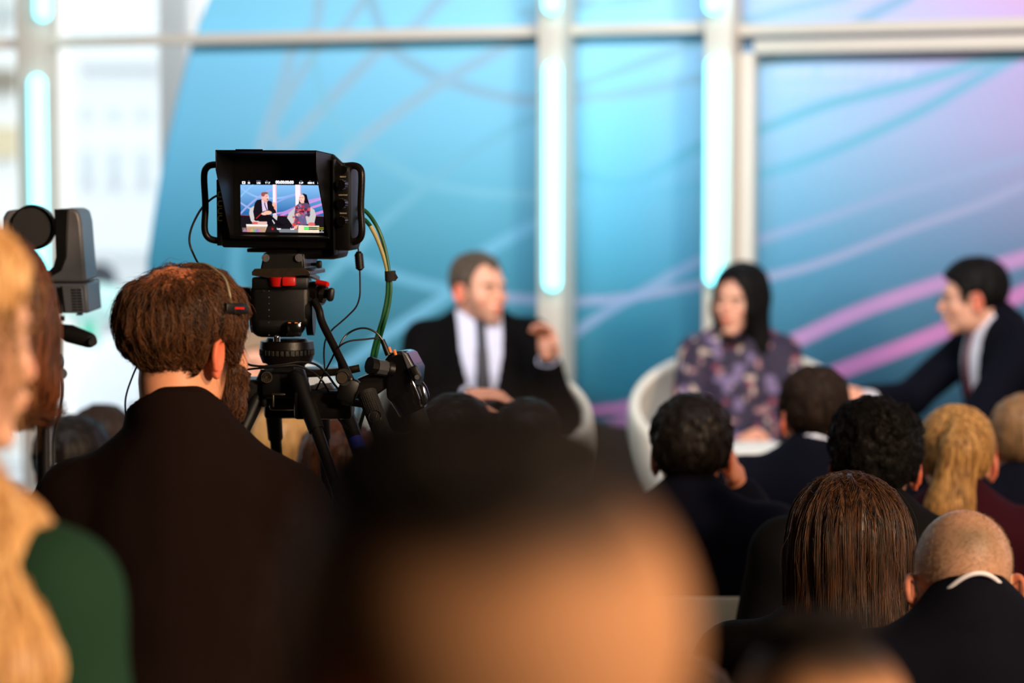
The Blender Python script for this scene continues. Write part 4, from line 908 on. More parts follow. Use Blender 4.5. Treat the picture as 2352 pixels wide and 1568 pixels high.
# ------------------------------------------------------------------ the glazed wall behind the stage
WA = math.radians(24); WD = Vector((math.cos(WA), -math.sin(WA), 0)); WN = Vector((-math.sin(WA), -math.cos(WA), 0)); W0 = Vector((0, 9.6, 0))
def wp(px, py, off=0.0):
    r = ray(px, py); o = W0 + WN * off; t = (o - Vector((0, 0, CAMZ))).dot(WN) / r.dot(WN); return Vector((0, 0, CAMZ)) + r * t
def uv(px, py, off=0.0):
    p = wp(px, py, off); return (p - W0).dot(WD), p.z
def w3(u, v, off=0.0): return W0 + WD * u + WN * off + Vector((0, 0, v))
WR = Euler((0, 0, -WA)).to_matrix()
def wbox(name, u0, u1, v0, v1, o0, o1, m, kind='structure', bev=.004, parent=None):
    o = MB().box(w3((u0 + u1) / 2, (v0 + v1) / 2, (o0 + o1) / 2), (abs(u1 - u0), abs(o1 - o0), abs(v1 - v0)), WR, bev).build(name, m, parent)
    if kind: o['kind'] = kind
    return o
HI = 4.2; UL, UR = -7.2, 6.6
uM = [uv(78, 400)[0], uv(133, 400)[0]]; wbox('trim_1', uM[0], uM[1], 0, HI, -.02, .12, M['frame'])
u1 = [uv(1262, 400)[0], uv(1318, 400)[0]]; wbox('trim_2', u1[0], u1[1], 0, HI, -.02, .12, M['frame'])
u2 = [uv(1640, 400)[0], uv(1702, 400)[0]]; wbox('trim_3', u2[0], u2[1], 0, HI, -.02, .12, M['frame'])
u2b = [u2[1] + .001, uv(1737, 400)[0]]; va = uv(1900, 52)[1]; vb = uv(1900, 80)[1]; vc = uv(1900, 122)[1]; vd = uv(1900, 90)[1]
wbox('trim_4', u2b[0], u2b[1], 0, vc + .005, -.02, .045, M['frame'])
wbox('trim_5', u2b[1] + .001, u2b[1] + 1.75, vc, vd, -.02, .045, M['frame'])
v0, v1 = uv(700, 97)[1], uv(700, 73)[1]
wbox('trim_6', UL, uM[0] - .001, v0, v1, -.02, .05, M['frame']); wbox('trim_7', uM[1] + .001, u1[0] - .001, v0, v1, -.02, .05, M['frame']); wbox('trim_8', u1[1] + .001, u2[0] - .001, v0, v1, -.02, .05, M['frame'])
wbox('trim_9', u2[1] + .001, UR, vb, va, -.02, .05, M['frame'])
wbox('trim_10', u2b[1] + 1.751, u2b[1] + 1.81, 0, vc + .005, -.02, .045, M['frame'])
for i, u in enumerate((-5.6, -3.9)): wbox('trim_%d' % (11 + i), u, u + .1, 0, HI, -.02, .12, M['frame'])
# printed picture standing behind the frames
KX = [340, 700, 1100, 1450, 1900, 2352]
KY = [-300, 0, 150, 300, 450, 600, 750, 900, 1000]
KC = [[(130, 216, 255), (130, 216, 255), (126, 208, 248), (112, 195, 236), (92, 172, 212), (64, 146, 178), (56, 122, 148), (46, 104, 128), (40, 90, 110)],
      [(136, 218, 255), (140, 220, 255), (134, 214, 255), (124, 204, 240), (100, 182, 214), (76, 156, 186), (62, 128, 150), (48, 108, 130), (40, 92, 112)],
      [(150, 226, 255), (150, 226, 255), (144, 220, 255), (130, 208, 244), (108, 190, 220), (82, 162, 192), (66, 134, 156), (48, 112, 132), (40, 92, 112)],
      [(160, 222, 255), (160, 222, 255), (152, 218, 255), (130, 205, 240), (106, 182, 216), (80, 158, 190), (52, 130, 158), (30, 104, 128), (30, 74, 94)],
      [(178, 196, 240), (178, 198, 242), (166, 204, 244), (154, 196, 232), (124, 176, 212), (88, 150, 186), (62, 120, 150), (42, 90, 112), (36, 76, 96)],
      [(205, 170, 215), (202, 172, 218), (180, 170, 218), (168, 166, 212), (140, 152, 192), (100, 130, 166), (66, 106, 134), (44, 82, 104), (36, 70, 90)]]
KL = np.array([[lin(c) for c in r] for r in KC])
def print_colour(px, py):
    C = np.zeros(px.shape + (3,)); 
    fx = np.clip(np.interp(px, KX, range(len(KX))), 0, len(KX) - 1.001); fy = np.clip(np.interp(py, KY, range(len(KY))), 0, len(KY) - 1.001)
    i, j = fx.astype(int), fy.astype(int); a, b = (fx - i)[..., None], (fy - j)[..., None]
    C = (KL[i, j] * (1 - a) + KL[i + 1, j] * a) * (1 - b) + (KL[i, j + 1] * (1 - a) + KL[i + 1, j + 1] * a) * b
    def ln(pts, w, c, al=.75):
        nonlocal C
        P = smooth2(pts, 5); D = np.full(px.shape, 1e9); x_, y_ = px, py
        for (x0, y0), (x1, y1) in zip(P[:-1], P[1:]):
            dx, dy = x1 - x0, y1 - y0; t = np.clip(((x_ - x0) * dx + (y_ - y0) * dy) / (dx * dx + dy * dy), 0, 1); D = np.minimum(D, np.hypot(x_ - x0 - t * dx, y_ - y0 - t * dy))
        m = np.clip((w / 2 - D) / 5 + .5, 0, 1)[..., None] * al; C = C * (1 - m) + np.array(lin(c)) * m
    G1 = (152, 200, 228)
    ln([(745, -60), (733, 0), (724, 60), (672, 116), (652, 187), (608, 312), (590, 380)], 28, G1, .95); ln([(850, -40), (835, 0), (786, 67), (728, 112), (661, 223), (626, 290), (640, 340)], 24, G1, .95)
    ln([(850, -40), (853, 0), (876, 67), (898, 112), (1010, 179), (1143, 219), (1250, 232), (1330, 226), (1450, 212), (1600, 182), (1740, 150), (1900, 112)], 28, (144, 192, 220), .9)
    ln([(1060, -40), (1010, 0), (947, 67), (876, 112), (764, 223), (661, 335)], 30, G1, .95); ln([(1400, -30), (1250, 40), (1166, 103), (1010, 192), (831, 321), (764, 400), (700, 470)], 30, G1, .95)
    ln([(720, 112), (733, 201), (764, 268), (822, 326), (876, 366), (965, 415), (1099, 442), (1250, 451), (1330, 470)], 22, (132, 204, 232), .6)
    ln([(1250, 259), (1143, 312), (1010, 402), (876, 513), (813, 576), (742, 647), (680, 720)], 24, (122, 196, 226), .75); ln([(1320, 470), (1250, 504), (1099, 589), (1036, 670), (900, 760), (820, 820), (700, 900)], 28, (122, 196, 232), .85)
    ln([(760, 570), (804, 594), (920, 638), (1036, 665), (1130, 680), (1250, 690)], 26, (116, 192, 226), .85); ln([(1130, 680), (1250, 690), (1330, 692), (1450, 682), (1560, 662), (1640, 648), (1760, 636), (1900, 598), (2100, 522), (2250, 470), (2352, 425)], 20, (160, 170, 208), .8)
    ln([(545, 560), (540, 620), (560, 700), (600, 800)], 30, (110, 192, 226), .6); ln([(1290, 790), (1320, 765), (1400, 712), (1480, 668), (1620, 592), (1740, 552), (1900, 500), (2100, 432), (2352, 362)], 22, (150, 172, 212), .7)
    ln([(1320, 400), (1450, 420), (1620, 330), (1740, 300), (1900, 240), (2100, 190), (2352, 112)], 26, (104, 182, 210), .8); ln([(1330, 480), (1500, 450), (1740, 402), (1900, 350), (2100, 262), (2220, 195), (2352, 120)], 26, (104, 180, 212), .8)
    ln([(1320, 200), (1500, 135), (1620, 92), (1740, 40), (1950, -10)], 20, (140, 190, 214), .8); ln([(1200, 30), (1400, 8), (1500, -8)], 18, (140, 190, 214), .8); ln([(1960, 60), (2000, 35), (2090, -10)], 26, (126, 176, 206), .8)
    ln([(1700, 835), (1810, 790), (1950, 725), (2100, 670), (2352, 592), (2500, 550)], 34, (190, 146, 200), .95); ln([(1800, 915), (1930, 852), (2080, 795), (2200, 745), (2352, 672), (2500, 600)], 36, (200, 130, 190), .95)
    ln([(1250, 955), (1380, 945), (1450, 932), (1530, 900), (1700, 835)], 28, (176, 116, 172), .95); ln([(1340, 1020), (1400, 985), (1480, 940), (1600, 850)], 28, (180, 120, 178), .8)
    for y0, wds in ((168, ((1788, 1872), (1892, 2092))), (204, ((1790, 1880), (1895, 1975)))):                 # pale lettering, too soft to read in the picture
        for a, b in wds:
            x = a
            while x < b: ln([(x, y0 - 8), (x + 1, y0 + 8)], 5, (206, 214, 238), .75 if y0 < 180 else .35); x += 11
    return C
vlo, vhi = uv(1380, 978, -.05)[1], 3.6
eps_ = [(-60, 520), (0, 478), (100, 440), (230, 405), (380, 372), (500, 352), (600, 338), (700, 333), (850, 336), (1000, 345)]
eu = [uv(x, y, -.05) for y, x in eps_]; ev = [e[1] for e in eu][::-1]; eU = [e[0] for e in eu][::-1]
vs_ = np.linspace(vlo, vhi, 240); us = []
ts = np.linspace(0, 1, 420); uR_ = 4.2
VV = []
for v in vs_:
    ul = float(np.interp(v, ev, eU)) + (max(0, v - ev[-1]) * .42); VV.append(np.stack([ul + (uR_ - ul) * ts, np.full(ts.shape, v)], 1))
VV = np.concatenate(VV)
P3 = np.array(W0)[None] + VV[:, :1] * np.array(WD)[None] + np.array(WN)[None] * -.05; P3[:, 2] = VV[:, 1]
cp, sp_ = math.cos(PITCH), math.sin(PITCH); rx, ry, rz = P3[:, 0], P3[:, 1], P3[:, 2] - CAMZ
fy_ = ry * cp + rz * sp_; fz_ = -ry * sp_ + rz * cp; PX = 1176 + FPX * rx / fy_; PY = 784 - FPX * fz_ / fy_
Cc = print_colour(PX, PY)
nu = len(ts); nv_ = len(vs_); i0 = (np.arange(nv_ - 1)[:, None] * nu + np.arange(nu - 1)[None]).ravel()
n0 = len(P3); back = P3 - np.array(WN)[None] * .02
F = [np.stack([i0, i0 + 1, i0 + nu + 1, i0 + nu], 1), np.stack([i0, i0 + nu, i0 + nu + 1, i0 + 1], 1) + n0]
for e in (np.arange(nu - 1), (nv_ - 1) * nu + np.arange(nu - 1)): F.append(np.stack([e, e + 1, e + 1 + n0, e + n0], 1))
for e in (np.arange(nv_ - 1) * nu, np.arange(nv_ - 1) * nu + nu - 1): F.append(np.stack([e, e + nu, e + nu + n0, e + n0], 1))
ban = mesh_np('printed_panel', np.concatenate([P3, back]), np.concatenate(F), attr_mat('print', 'tint', .55, spec=.25), smooth=False, attrs={'tint': np.concatenate([Cc, Cc])})
tag(ban, 'huge blue and lilac printed stage panel with flowing pale lines and a curved side edge', 'printed panel')
wbox('baseboard_back', eU[0] - .1, UR, .25, vlo - .003, -.09, -.035, M['skirting'])
# window panes
gm = mat('window_glass', (235, 245, 248), .02, spec=.4, trans=1); gm.node_tree.nodes['Principled BSDF'].inputs['IOR'].default_value = 1.02
wbox('window_1', uM[1] + .001, eU[4], .3, HI, -.110, -.100, gm, bev=0); wbox('window_2', UL, uM[0] - .001, .3, HI, -.110, -.100, gm, bev=0)
# light tubes on the mullions
TB = mat('lit_tube', (120, 235, 250), .4, emit=(130, 240, 255), estr=3.4)
def tube_(px_, y0, y1, lab, off=.17):
    a = uv(px_, y0, off); b = uv(px_, y1, off); r = .0335
    t = empty('light_tube', w3(a[0], b[1], off), -WA, lab, 'light tube', 'cyan light tubes on the frames'); lz = a[1] - b[1]
    MB().cyl((0, 0, r), (0, 0, lz - r), r, n=28).sph((0, 0, r), r, 24).sph((0, 0, lz - r), r, 24).build('glowing_tube', TB, t)
    for z in (.12, lz - .12): MB().box((0, .035, z), (.03, .04, .04), None, .004).build('bracket', M['frame'], t)
tube_(85, 172, 640, 'long glowing cyan light tube on the leftmost cream frame post'); tube_(1269, 142, 668, 'long glowing cyan light tube on the middle cream post beside the raised hand'); tube_(1641, 130, 655, 'long glowing cyan light tube on the post behind the woman in the floral dress')
tube_(91, -480, 48, 'short visible end of a cyan light tube above the leftmost tube'); tube_(1268, -480, 32, 'short visible end of a cyan light tube above the middle tube'); tube_(1641, -480, 32, 'short end of a cyan light tube above the one behind the floral dress')
# ------------------------------------------------------------------ hall
def st(name, mb_, m): o = mb_.build(name, m); o['kind'] = 'structure'; return o
st('floor', MB().box((0, 5, -.05), (15, 17, .1)), M['floor']); st('ceiling', MB().box((0, 3.6, HI + .06), (15, 14, .1)), M['ceiling'])
st('wall_left', MB().box((-7.2, 4, 2.1), (.1, 15, 4.2)), M['dark_wall']); st('wall_right', MB().box((7.2, 1.6, 2.1), (.1, 9.8, 4.2)), M['dark_wall']); st('wall_rear', MB().box((0, -3.2, 2.1), (14.4, .1, 4.2)), M['dark_wall'])
sg = MB().prism([w3(-3.6, 0, .13), w3(4.4, 0, .13), w3(4.4, 0, 2.0), w3(-3.6, 0, 2.0)], (0, 0, .25)).build('stage_platform', M['carpet']); tag(sg, 'low dark stage platform that the seated speakers sit on', 'stage')
# ------------------------------------------------------------------ outside the glass
go = MB().box((-20, 95, -3.26), (160, 160, .1)).build('ground_outside', mat('pale_paving', (196, 196, 198), .9, noise=.1, nscale=1)); go['kind'] = 'structure'
PW = mat('pale_render', (250, 250, 250), .9, noise=.02, nscale=.6); PG = mat('pale_grey_stone', (236, 236, 236), .9); WD_ = mat('far_window', (214, 218, 222), .5); WG = mat('warm_stone', (250, 247, 242), .8)
bl = empty('building', (-24, 130, -3.2), 0, 'pale facade of a building seen through the glass at the far side', 'building')
MB().box((0, 6, 17), (70, 12, 34)).build('facade', PW, bl)
MB().box((0, -.3, 10.2), (70, 1, .5)).build('cornice', PG, bl)
for k in range(14):
    x = -11 + k * 1.52
    w = MB().box((x, -.05, 4.6), (.52, .2, 1.9), None, .02).build('window', WD_, bl); MB().box((x, -.2, 3.55), (.8, .3, .12)).build('window_sill', PG, w)
    MB().box((x, -.05, 7.4), (.45, .2, .7), None, .02).build('window', WD_, bl)
b2_ = empty('building', (at(20, 300, 40).x - 5, 40, -3.2), 0, 'beige striped building seen through the leftmost window pane', 'building')
MB().box((0, 3, 9), (10.2, 6, 18)).build('facade', WG, b2_)
for z_, h_, c_ in ((6.3, .35, (150, 138, 120)), (7.4, .3, (196, 200, 196)), (8.2, .6, (190, 198, 200)), (5.3, .5, (226, 206, 170))): MB().box((0, -.1, z_), (10.3, .3, h_)).build('stone_band', mat('band_%d' % int(z_ * 10), c_, .8), b2_)
pc = MB().box((at(408, 300, 13.2).x, 13.2, 4), (.17, .3, 8), None, .02).build('stone_pillar', WG); tag(pc, 'pale stone pillar just outside the glass, partly behind the printed panel edge', 'pillar')
MB().box((at(408, 300, 13.2).x + .12, 13.2, 2), (.02, .02, 4)).build('pillar_edge', PG, pc)
mint = mat('mint_paint', (120, 226, 190), .6); pm = empty('street_umbrella', (at(205, 800, 20).x, 20, 0), 0, 'mint green pole with a rounded pale top out in the street', 'parasol')
zt = at(205, 690, 20).z; MB().cyl((0, 0, -3.2), (0, 0, zt), .075, n=20).build('pole', mint, pm); MB().sph((.02, 0, zt - .02), (.36, .36, .16), 24).build('canopy', mat('mint_pale', (206, 240, 232), .7), pm)
for i, (x, y, s_, c, lab) in enumerate(((205, 905, .24, (250, 250, 250), 'white rounded planter at the foot of the mint green pole'), (262, 868, .26, (240, 240, 244), 'pale tilted sack-like shape beside the mint green pole'))):
    p = at(x, y, 19 - i); o = MB().sph((p.x, p.y, p.z), (s_ * .9, s_, s_ * 1.6), 24, rot(0, 0 if i == 0 else 28, 0)).cyl((p.x, p.y, -3.2), (p.x, p.y, p.z), s_ * .7, n=20).build('street_planter' if i == 0 else 'street_sack', mat('pale_%d' % i, c, .8)); tag(o, lab, 'planter' if i == 0 else 'sack')
cr_ = empty('parked_car', (at(300, 760, 70).x, 70, -3.2), 0, 'grey parked car blurred in the street beyond the glass', 'car')
MB().box((0, 0, .55), (4.4, 1.8, .6), None, .2, 3).build('car_body', mat('car_grey', (150, 154, 164), .4), cr_); MB().box((.1, 0, 1.05), (2.2, 1.5, .55), None, .2, 3).build('cabin', mat('car_glass', (100, 104, 114), .2), cr_)
for sx in (-1.4, 1.4): MB().cyl((sx, -.95, .33), (sx, -.75, .33), .33, n=24).build('wheel', M['rubber'], cr_)
sp2 = empty('street_sign', (at(230, 640, 24).x, 24, -3.2), 0, 'dark blurred roundish sign on a post in the street', 'sign'); z_ = at(222, 642, 24).z + 3.2
MB().cyl((0, 0, 0), (0, 0, z_), .04, n=12).build('post', PG, sp2); MB().cyl((0, -.04, z_), (0, 0, z_), .17, n=24).build('disc', mat('sign_dark', (60, 62, 70), .6), sp2)
# ------------------------------------------------------------------ seats
def chair_proto(loc, rz, lab, z=0):
    t = empty('audience_chair', (loc[0], loc[1], z), rz, lab, 'chair', 'cream audience chairs')
    MB().box((0, .02, .435), (.42, .42, .03), None, .012).build('seat', M['cream_chair'], t)
    MB().box((0, -.232, .685), (.41, .022, .38), rot(-6, 0, 0), .009).build('backrest', M['cream_chair'], t)
    for sx in (-1, 1):
        MB().cyl((sx * .18, .2, .42), (sx * .19, .22, 0), .011, n=12).build('leg', M['chrome'], t); MB().cyl((sx * .18, -.19, .42), (sx * .19, -.25, 0), .011, n=12).build('leg', M['chrome'], t)
    return t
def tub_chair(loc, yaw, lab):
    t = empty('tub_chair', loc, -math.radians(yaw), lab, 'armchair', 'white tub chairs on the stage')
    def f(p):
        a = ell(p, (0, -.02, .62), (.40, .35, .43)); d = np.abs(a + .02) - .018
        d = smax(d, p[:, 2] - (.74 - .55 * (p[:, 1] - .0)), .02); return smax(d, p[:, 1] - .22, .02)
    V, F_ = nets(f, (-.44, -.42, .16), (.44, .35, 1.04), .012); mesh_np('shell', V, F_, M['white_chair'], t)
    MB().cyl((0, 0, .36), (0, 0, .43), .27, .27, 32).build('seat_cushion', M['white_chair'], t)
    for a in range(4):
        c_, s_ = math.cos(PI / 4 + a * PI / 2), math.sin(PI / 4 + a * PI / 2); MB().cyl((c_ * .15, s_ * .15, .26), (c_ * .27, s_ * .27, 0), .014, .010, 12).build('leg', M['cream_chair'], t)
    return t
# ------------------------------------------------------------------ robotic camera on its pole
YP = 4.75
PT = empty('robotic_camera', at(160, 722, YP), 0, 'grey and black robotic dome camera with side vents, on top of the black pole', 'camera'); p0 = PT.location.copy()
def Q(x, y, d=0.0): return at(x, y, YP + d) - p0
def qx(n): return n * YP / FPX
GREY = mat('ptz_grey', (112, 114, 122), .45, metal=.3, bump=.05, bscale=300)
MB().cyl(Q(76, 522, -.05), Q(76, 522, .05), qx(52), n=48).sph(Q(76, 522, .05), (qx(52), .05, qx(52)), 40).build('lens_drum', M['black_plastic'], PT, .004)
MB().ring(Q(76, 522, -.05), (0, 1, 0), qx(47), qx(3)).build('drum_rim', M['black_gloss'], PT)
m_ = MB(); m_.prism([Q(128, 480, -.05), Q(170, 479, -.05), Q(181, 488, -.05), Q(187, 510, -.05), Q(198, 648, -.05), Q(60, 648, -.05), Q(60, 632, -.05), Q(110, 622, -.05), Q(124, 610, -.05), Q(130, 590, -.05)], (0, .13, 0)); m_.build('yoke_arm', GREY, PT, .006)
m_ = MB(); m_.prism([Q(124, 480, -.054), Q(158, 481, -.054), Q(153, 590, -.054), Q(140, 622, -.054), Q(110, 640, -.054), Q(95, 635, -.054), Q(122, 612, -.054), Q(128, 590, -.054)], (0, .01, 0)); m_.build('yoke_inlay', M['black_plastic'], PT, .002)
m_ = MB(); m_.prism([Q(6, 500, -.05), Q(14, 484, -.05), Q(40, 480, -.05), Q(40, 640, -.05), Q(0, 648, -.05)], (0, .13, 0)); m_.build('yoke_arm', GREY, PT, .006)
b_ = MB(); b_.prism([Q(-5, 651, -.055), Q(199, 651, -.055), Q(204, 719, -.055), Q(-5, 719, -.055)], (0, .15, 0)); b_ = b_.build('base', GREY, PT, .004)
b2 = MB(); b2.prism([Q(141, 656, -.062), Q(184, 657, -.062), Q(189, 664, -.062), Q(193, 718, -.062), Q(149, 719, -.062)], (0, .01, 0)); b2 = b2.build('vent_panel', GREY, PT, .002)
v_ = MB()
for r in range(8):
    for c in range(2): v_.box(Q(168.5 + c * 13 + r * .5, 666 + r * 6.5, -.0625), (qx(11), .002, qx(3.2)))
v_.build('vent_slot', M['black_gloss'], b2); MB().box(Q(137, 690, -.056), (qx(10), .004, qx(60))).build('port_strip', M['black_plastic'], PT)
MB().box(Q(183, 721.5, -.03), (qx(12), .02, qx(4))).build('foot', M['black_plastic'], PT)
PO = empty('camera_stand', (at(98, 900, YP + .03).x, YP + .03, 0), 0, 'black pole stand with a pan handle, carrying the robotic camera', 'stand'); s0 = PO.location.copy()
def S_(x, y, d=.03): return at(x, y, YP + d) - s0
zt_ = S_(98, 726).z
MB().box((0, 0, zt_ / 2 + .1), (qx(26), .03, zt_ - .2), None, .003).build('pole', M['black_plastic'], PO); MB().box((qx(17), -.002, zt_ / 2 + .1), (qx(9), .025, zt_ - .21), None, .002).build('pole_edge', M['grey_metal'], PO)
MB().box((0, 0, zt_ - .02), (qx(70), .08, .03), None, .006).cyl((0, 0, zt_ - .16), (0, 0, zt_ - .02), .03, n=24).build('head_plate', M['black_metal'], PO)
MB().tube([S_(112, 752, 0), S_(128, 757, -.02), S_(150, 764, -.03)], qx(11), n=16).build('handle_stem', M['black_metal'], PO)
MB().cyl(S_(136, 758, -.02), S_(160, 766, -.03), qx(15), qx(21), 28).cyl(S_(160, 766, -.03), S_(205, 781, -.05), qx(21), qx(18), 28).sph(S_(205, 781, -.05), qx(17.5), 24).build('handle_grip', M['rubber'], PO)
MB().cyl(S_(212, 784, -.07), S_(214, 785, -.075), qx(10), n=20).build('grip_cap', M['black_plastic'], PO)
MB().cyl(S_(138, 731, 0), S_(148, 731, 0), qx(6), n=16).build('tilt_knob', M['black_metal'], PO)
MB().cyl(S_(142, 858, -.01), S_(142, 858, .03), qx(13), n=24).sph(S_(136, 832, 0), (qx(11), .02, qx(20)), 20).box(S_(125, 845, .0), (qx(30), .03, qx(50)), None, .006).build('clamp_knob', M['grey_metal'], PO)
MB().box(S_(122, 1072), (qx(18), .03, qx(12)), None, .003).build('cable_clip', M['grey_metal'], PO)
for a in (90, 210, 330):
    c_, s_ = math.cos(math.radians(a)), math.sin(math.radians(a)); MB().cyl((c_ * .03, s_ * .03, .45), (c_ * .42, s_ * .42, .02), .012, n=12).sph((c_ * .42, s_ * .42, .018), .018, 12).build('leg', M['black_metal'], PO)
MB().cyl((0, 0, .1), (0, 0, .5), .022, n=20).build('lower_column', M['black_metal'], PO)
pc_ = MB().tube([at(x, y, YP - .03) for x, y in ((140, 868), (143, 890), (140, 930), (131, 970), (124, 1010), (123, 1060), (122, 1120), (121, 1300))], qx(4.5), n=10).build('stand_cable', M['black_cable']); tag(pc_, 'dark cable hanging beside the pole of the robotic camera', 'cable')
def stub_beard(q):
    x, y, z = np.abs(q[:, 0]), q[:, 1], q[:, 2]
    line = -.040 - .9 * np.maximum(0, y - .045)          # upper edge of the beard on the cheek
    b = sstep(.006, -.006, z - line) * sstep(.016, .030, y)
    sb = sstep(.012, .020, y) * sstep(.042, .034, y) * sstep(.02, .0, z) * sstep(-.09, -.03, z)
    return np.clip(np.maximum(b, sb) * .97, 0, 1)
def stub_fade(q):
    z = q[:, 2]; return sstep(.062, .098, z - .006 * noise3(q * 40)) * .92 + .12 * sstep(-.07, .0, z) * sstep(.04, .0, q[:, 1])
def stub_light(q): return stub_beard(q) * .45
def stub_bald(q):
    z = q[:, 2]; b = sstep(-.075, -.045, z) * sstep(.05, .02, q[:, 1]) * (1 - sstep(.06, .10, z) * sstep(.09, .05, np.hypot(q[:, 0], q[:, 1] + .01)))
    pt = np.exp(-((q[:, 0] / .05) ** 2 + ((z - .035) / .03) ** 2)) * (q[:, 1] < 0); return np.clip(.45 * b * (1 + .12 * noise3(q * 140)) + .55 * pt, 0, 1)
def short(m, **k):
    d = dict(style='short', mat=m, t=.013, top=.006, side=.5, disp=.003, freq=(70, 70, 24), n=1600, seg=7, step=.005, rad=.0006, lift=.001, jit=.25, dir=d_whorl((0, -.07, .095), .5)); d.update(k); return d
def longh(m, **k):
    d = dict(style='long', mat=m, t=.013, disp=.004, n=1500, seg=14, step=.016, rad=.0007, lift=.0012, jit=.06, dir=d_down); d.update(k); return d
people = []
def P_(**k):
    person(k); people.append(k); return k
OP = P_(label='man in a black sweater with a headset band, standing behind the studio camera', crown=(428, 602, 3.85), pose='stand', s=1.0, yaw=4, hyaw=37, hpitch=4, lean=8, res=.0026, cres=.006, dJ={'N': (0, .0, -.034), 'S': (-.030, 0, -.068)},
        skin=SK_OP, stub=stub_beard, beard=1, cloth=C_SWEAT, pants=C_BLACK, top='zip', w=1.10, th=.016, fold=.008, flare=26,
        hair=dict(style='short', mat=H_BROWN, t=.012, top=.002, vol=.005, side=.8, disp=.004, freq=(60, 60, 22), bald=(-.05, .5, .09), scalp=lambda q: np.clip(sstep(.062, .02, np.hypot(q[:, 0] - .005, q[:, 1] + .055) + np.maximum(0, .085 - q[:, 2]) * .9 + .016 * noise3(q * A3((60, 60, 60)))) * .95, 0, 1), dline=-.012, n=5600, seg=10, step=.0062, rad=.00040, lift=.003, jit=.30, dir=d_whorl((.0, -.050, .105), .42), res=.003, dlift=.0005, minh=-.003, wild=260))
P_(label='person with a dark fade haircut, blurred huge in front of everyone', crown=(1066, 915, 1.0), pose='stand', yaw=-6, hyaw=-34, hpitch=-2, hroll=-10, s=1.0, res=.004, skin=SK_FADE, stub=stub_fade, cloth=C_BLACK, top='plain', hair=short(H_DARK, t=.006, top=.005, zl=.097, n=900))
P_(label='person with short dark hair low in front of the woman with long brown hair', crown=(1880, 1392, 1.8), pose='stand', s=.88, yaw=0, hyaw=-6, hpitch=10, skin=SK_FADE, stub=stub_fade, cloth=C_BLACK, top='plain', hair=short(H_DARK, t=.010, top=.006, zl=.108, n=700))
P_(label='person with short dark hair and grey jacket, mostly hidden behind the big blurred head', crown=(1540, 1492, 3.05), skin=SK, cloth=C_GREYW, top='plain', hair=short(H_MID, n=900))
P_(label='blonde woman in a dark green jacket at the near edge, cheek turned away', crown=(-150, 462, 2.45), pose='stand', fem=1, yaw=38, hyaw=14, hpitch=6, s=.98, res=.004, skin=SK_F, cloth=C_GREEN, top='plain', w=.98, dJ={'N': (0, 0, -.03), 'S': (.02, 0, -.06)},
   hair=longh(H_GOLD, t=.014, n=2800, seg=14, step=.018, fr=2.2, disp=.006, fy=-.05, locks=(((.045, -.055, -.02), (.085, -.045, -.10), .040, .040, .03), ((.085, -.045, -.10), (.175, .0, -.20), .042, .052, .03), ((.175, .0, -.20), (.265, -.030, -.30), .052, .052, .03), ((.265, -.030, -.30), (.262, -.075, -.46), .050, .036, .03), ((.03, -.07, -.05), (.17, -.12, -.26), .065, .065, .04), ((.17, -.12, -.26), (.19, -.15, -.46), .065, .055, .04), ((-.05, -.06, 0), (-.07, -.06, -.25), .05, .05, .05)), tint=(.1, 1.6)))
P_(label='woman with a chestnut brown bob, behind the blonde woman', crown=(-54, 515, 3.25), pose='stand', fem=1, yaw=75, hyaw=-90, hpitch=5, hoff=(0, .06, 0), w=.9, s=.98, skin=SK_F, cloth=C_NAVY, top='plain',
   hair=longh(H_AUB, t=.018, n=2600, seg=14, step=.018, fr=2.0, disp=.005, locks=(((0, -.05, -.02), (0, -.06, -.06), .080, .082, .05), ((.045, -.02, 0), (.055, -.01, -.08), .045, .048, .05), ((-.045, -.02, 0), (-.055, -.01, -.08), .045, .045, .05)), cutz=-.115))
# audience
P_(label='bald man with grey stubble in a navy suit, bowing his head', crown=(2206, 1168, 3.68), s=.96, yaw=-3, hyaw=3, hpitch=36, lean=10, res=.0028, cres=.006, skin=SK_PALE, stub=stub_bald, cloth=C_NAVY, rimring=1, flare=42, fold=.003, dJ={'N': (0, .01, .055), 'S': (0, 0, .035)},
   hair=short(H_GREY, t=-.0012, top=0, side=0, disp=0, n=6000, tint=(.5, 1.0), seg=3, step=.0011, rad=.00015, lift=.0026, jit=.25, dlift=.0004, minh=-.004, where=lambda q: (q[:, 2] > -.06) & ((np.hypot(q[:, 0], q[:, 1] + .01) > .068) | (q[:, 2] < .06))))
P_(label='woman with long straight brown hair and a black jacket', crown=(1948, 1085, 4.2), s=1.08, fem=1, yaw=0, hyaw=0, hpitch=6, lean=6, cres=.006, skin=SK_F, cloth=C_BLACK, top='plain', w=.95, res=.0035,
   hair=longh(H_LONG, t=.014, n=11000, seg=20, step=.0165, fr=1.8, disp=.005, rad=.0003, res=.0035, lift=.0014, jit=.022, wild=140, wl=.0008, tint=(.05, 1.5), dlift=.0001, locks=(((0, -.045, .02), (0, -.055, -.20), .082, .094, .05), ((.03, -.03, -.02), (.045, -.04, -.18), .06, .058, .05), ((-.03, -.03, -.02), (-.045, -.04, -.18), .06, .058, .05)), cutz=-.185))
P_(label='man with curly black hair and a charcoal jacket', crown=(2012, 908, 4.9), yaw=2, hyaw=6, hpitch=0, cres=.007, skin=SK_TAN, cloth=C_CHAR, shirt=C_SHIRT, w=1.02, res=.0035,
   hair=short(H_BLACK, t=.016, top=.010, side=.45, disp=.007, freq=(48, 48, 48), n=2600, seg=7, step=.004, wave=1.6, dlift=.0003, rad=.0006))
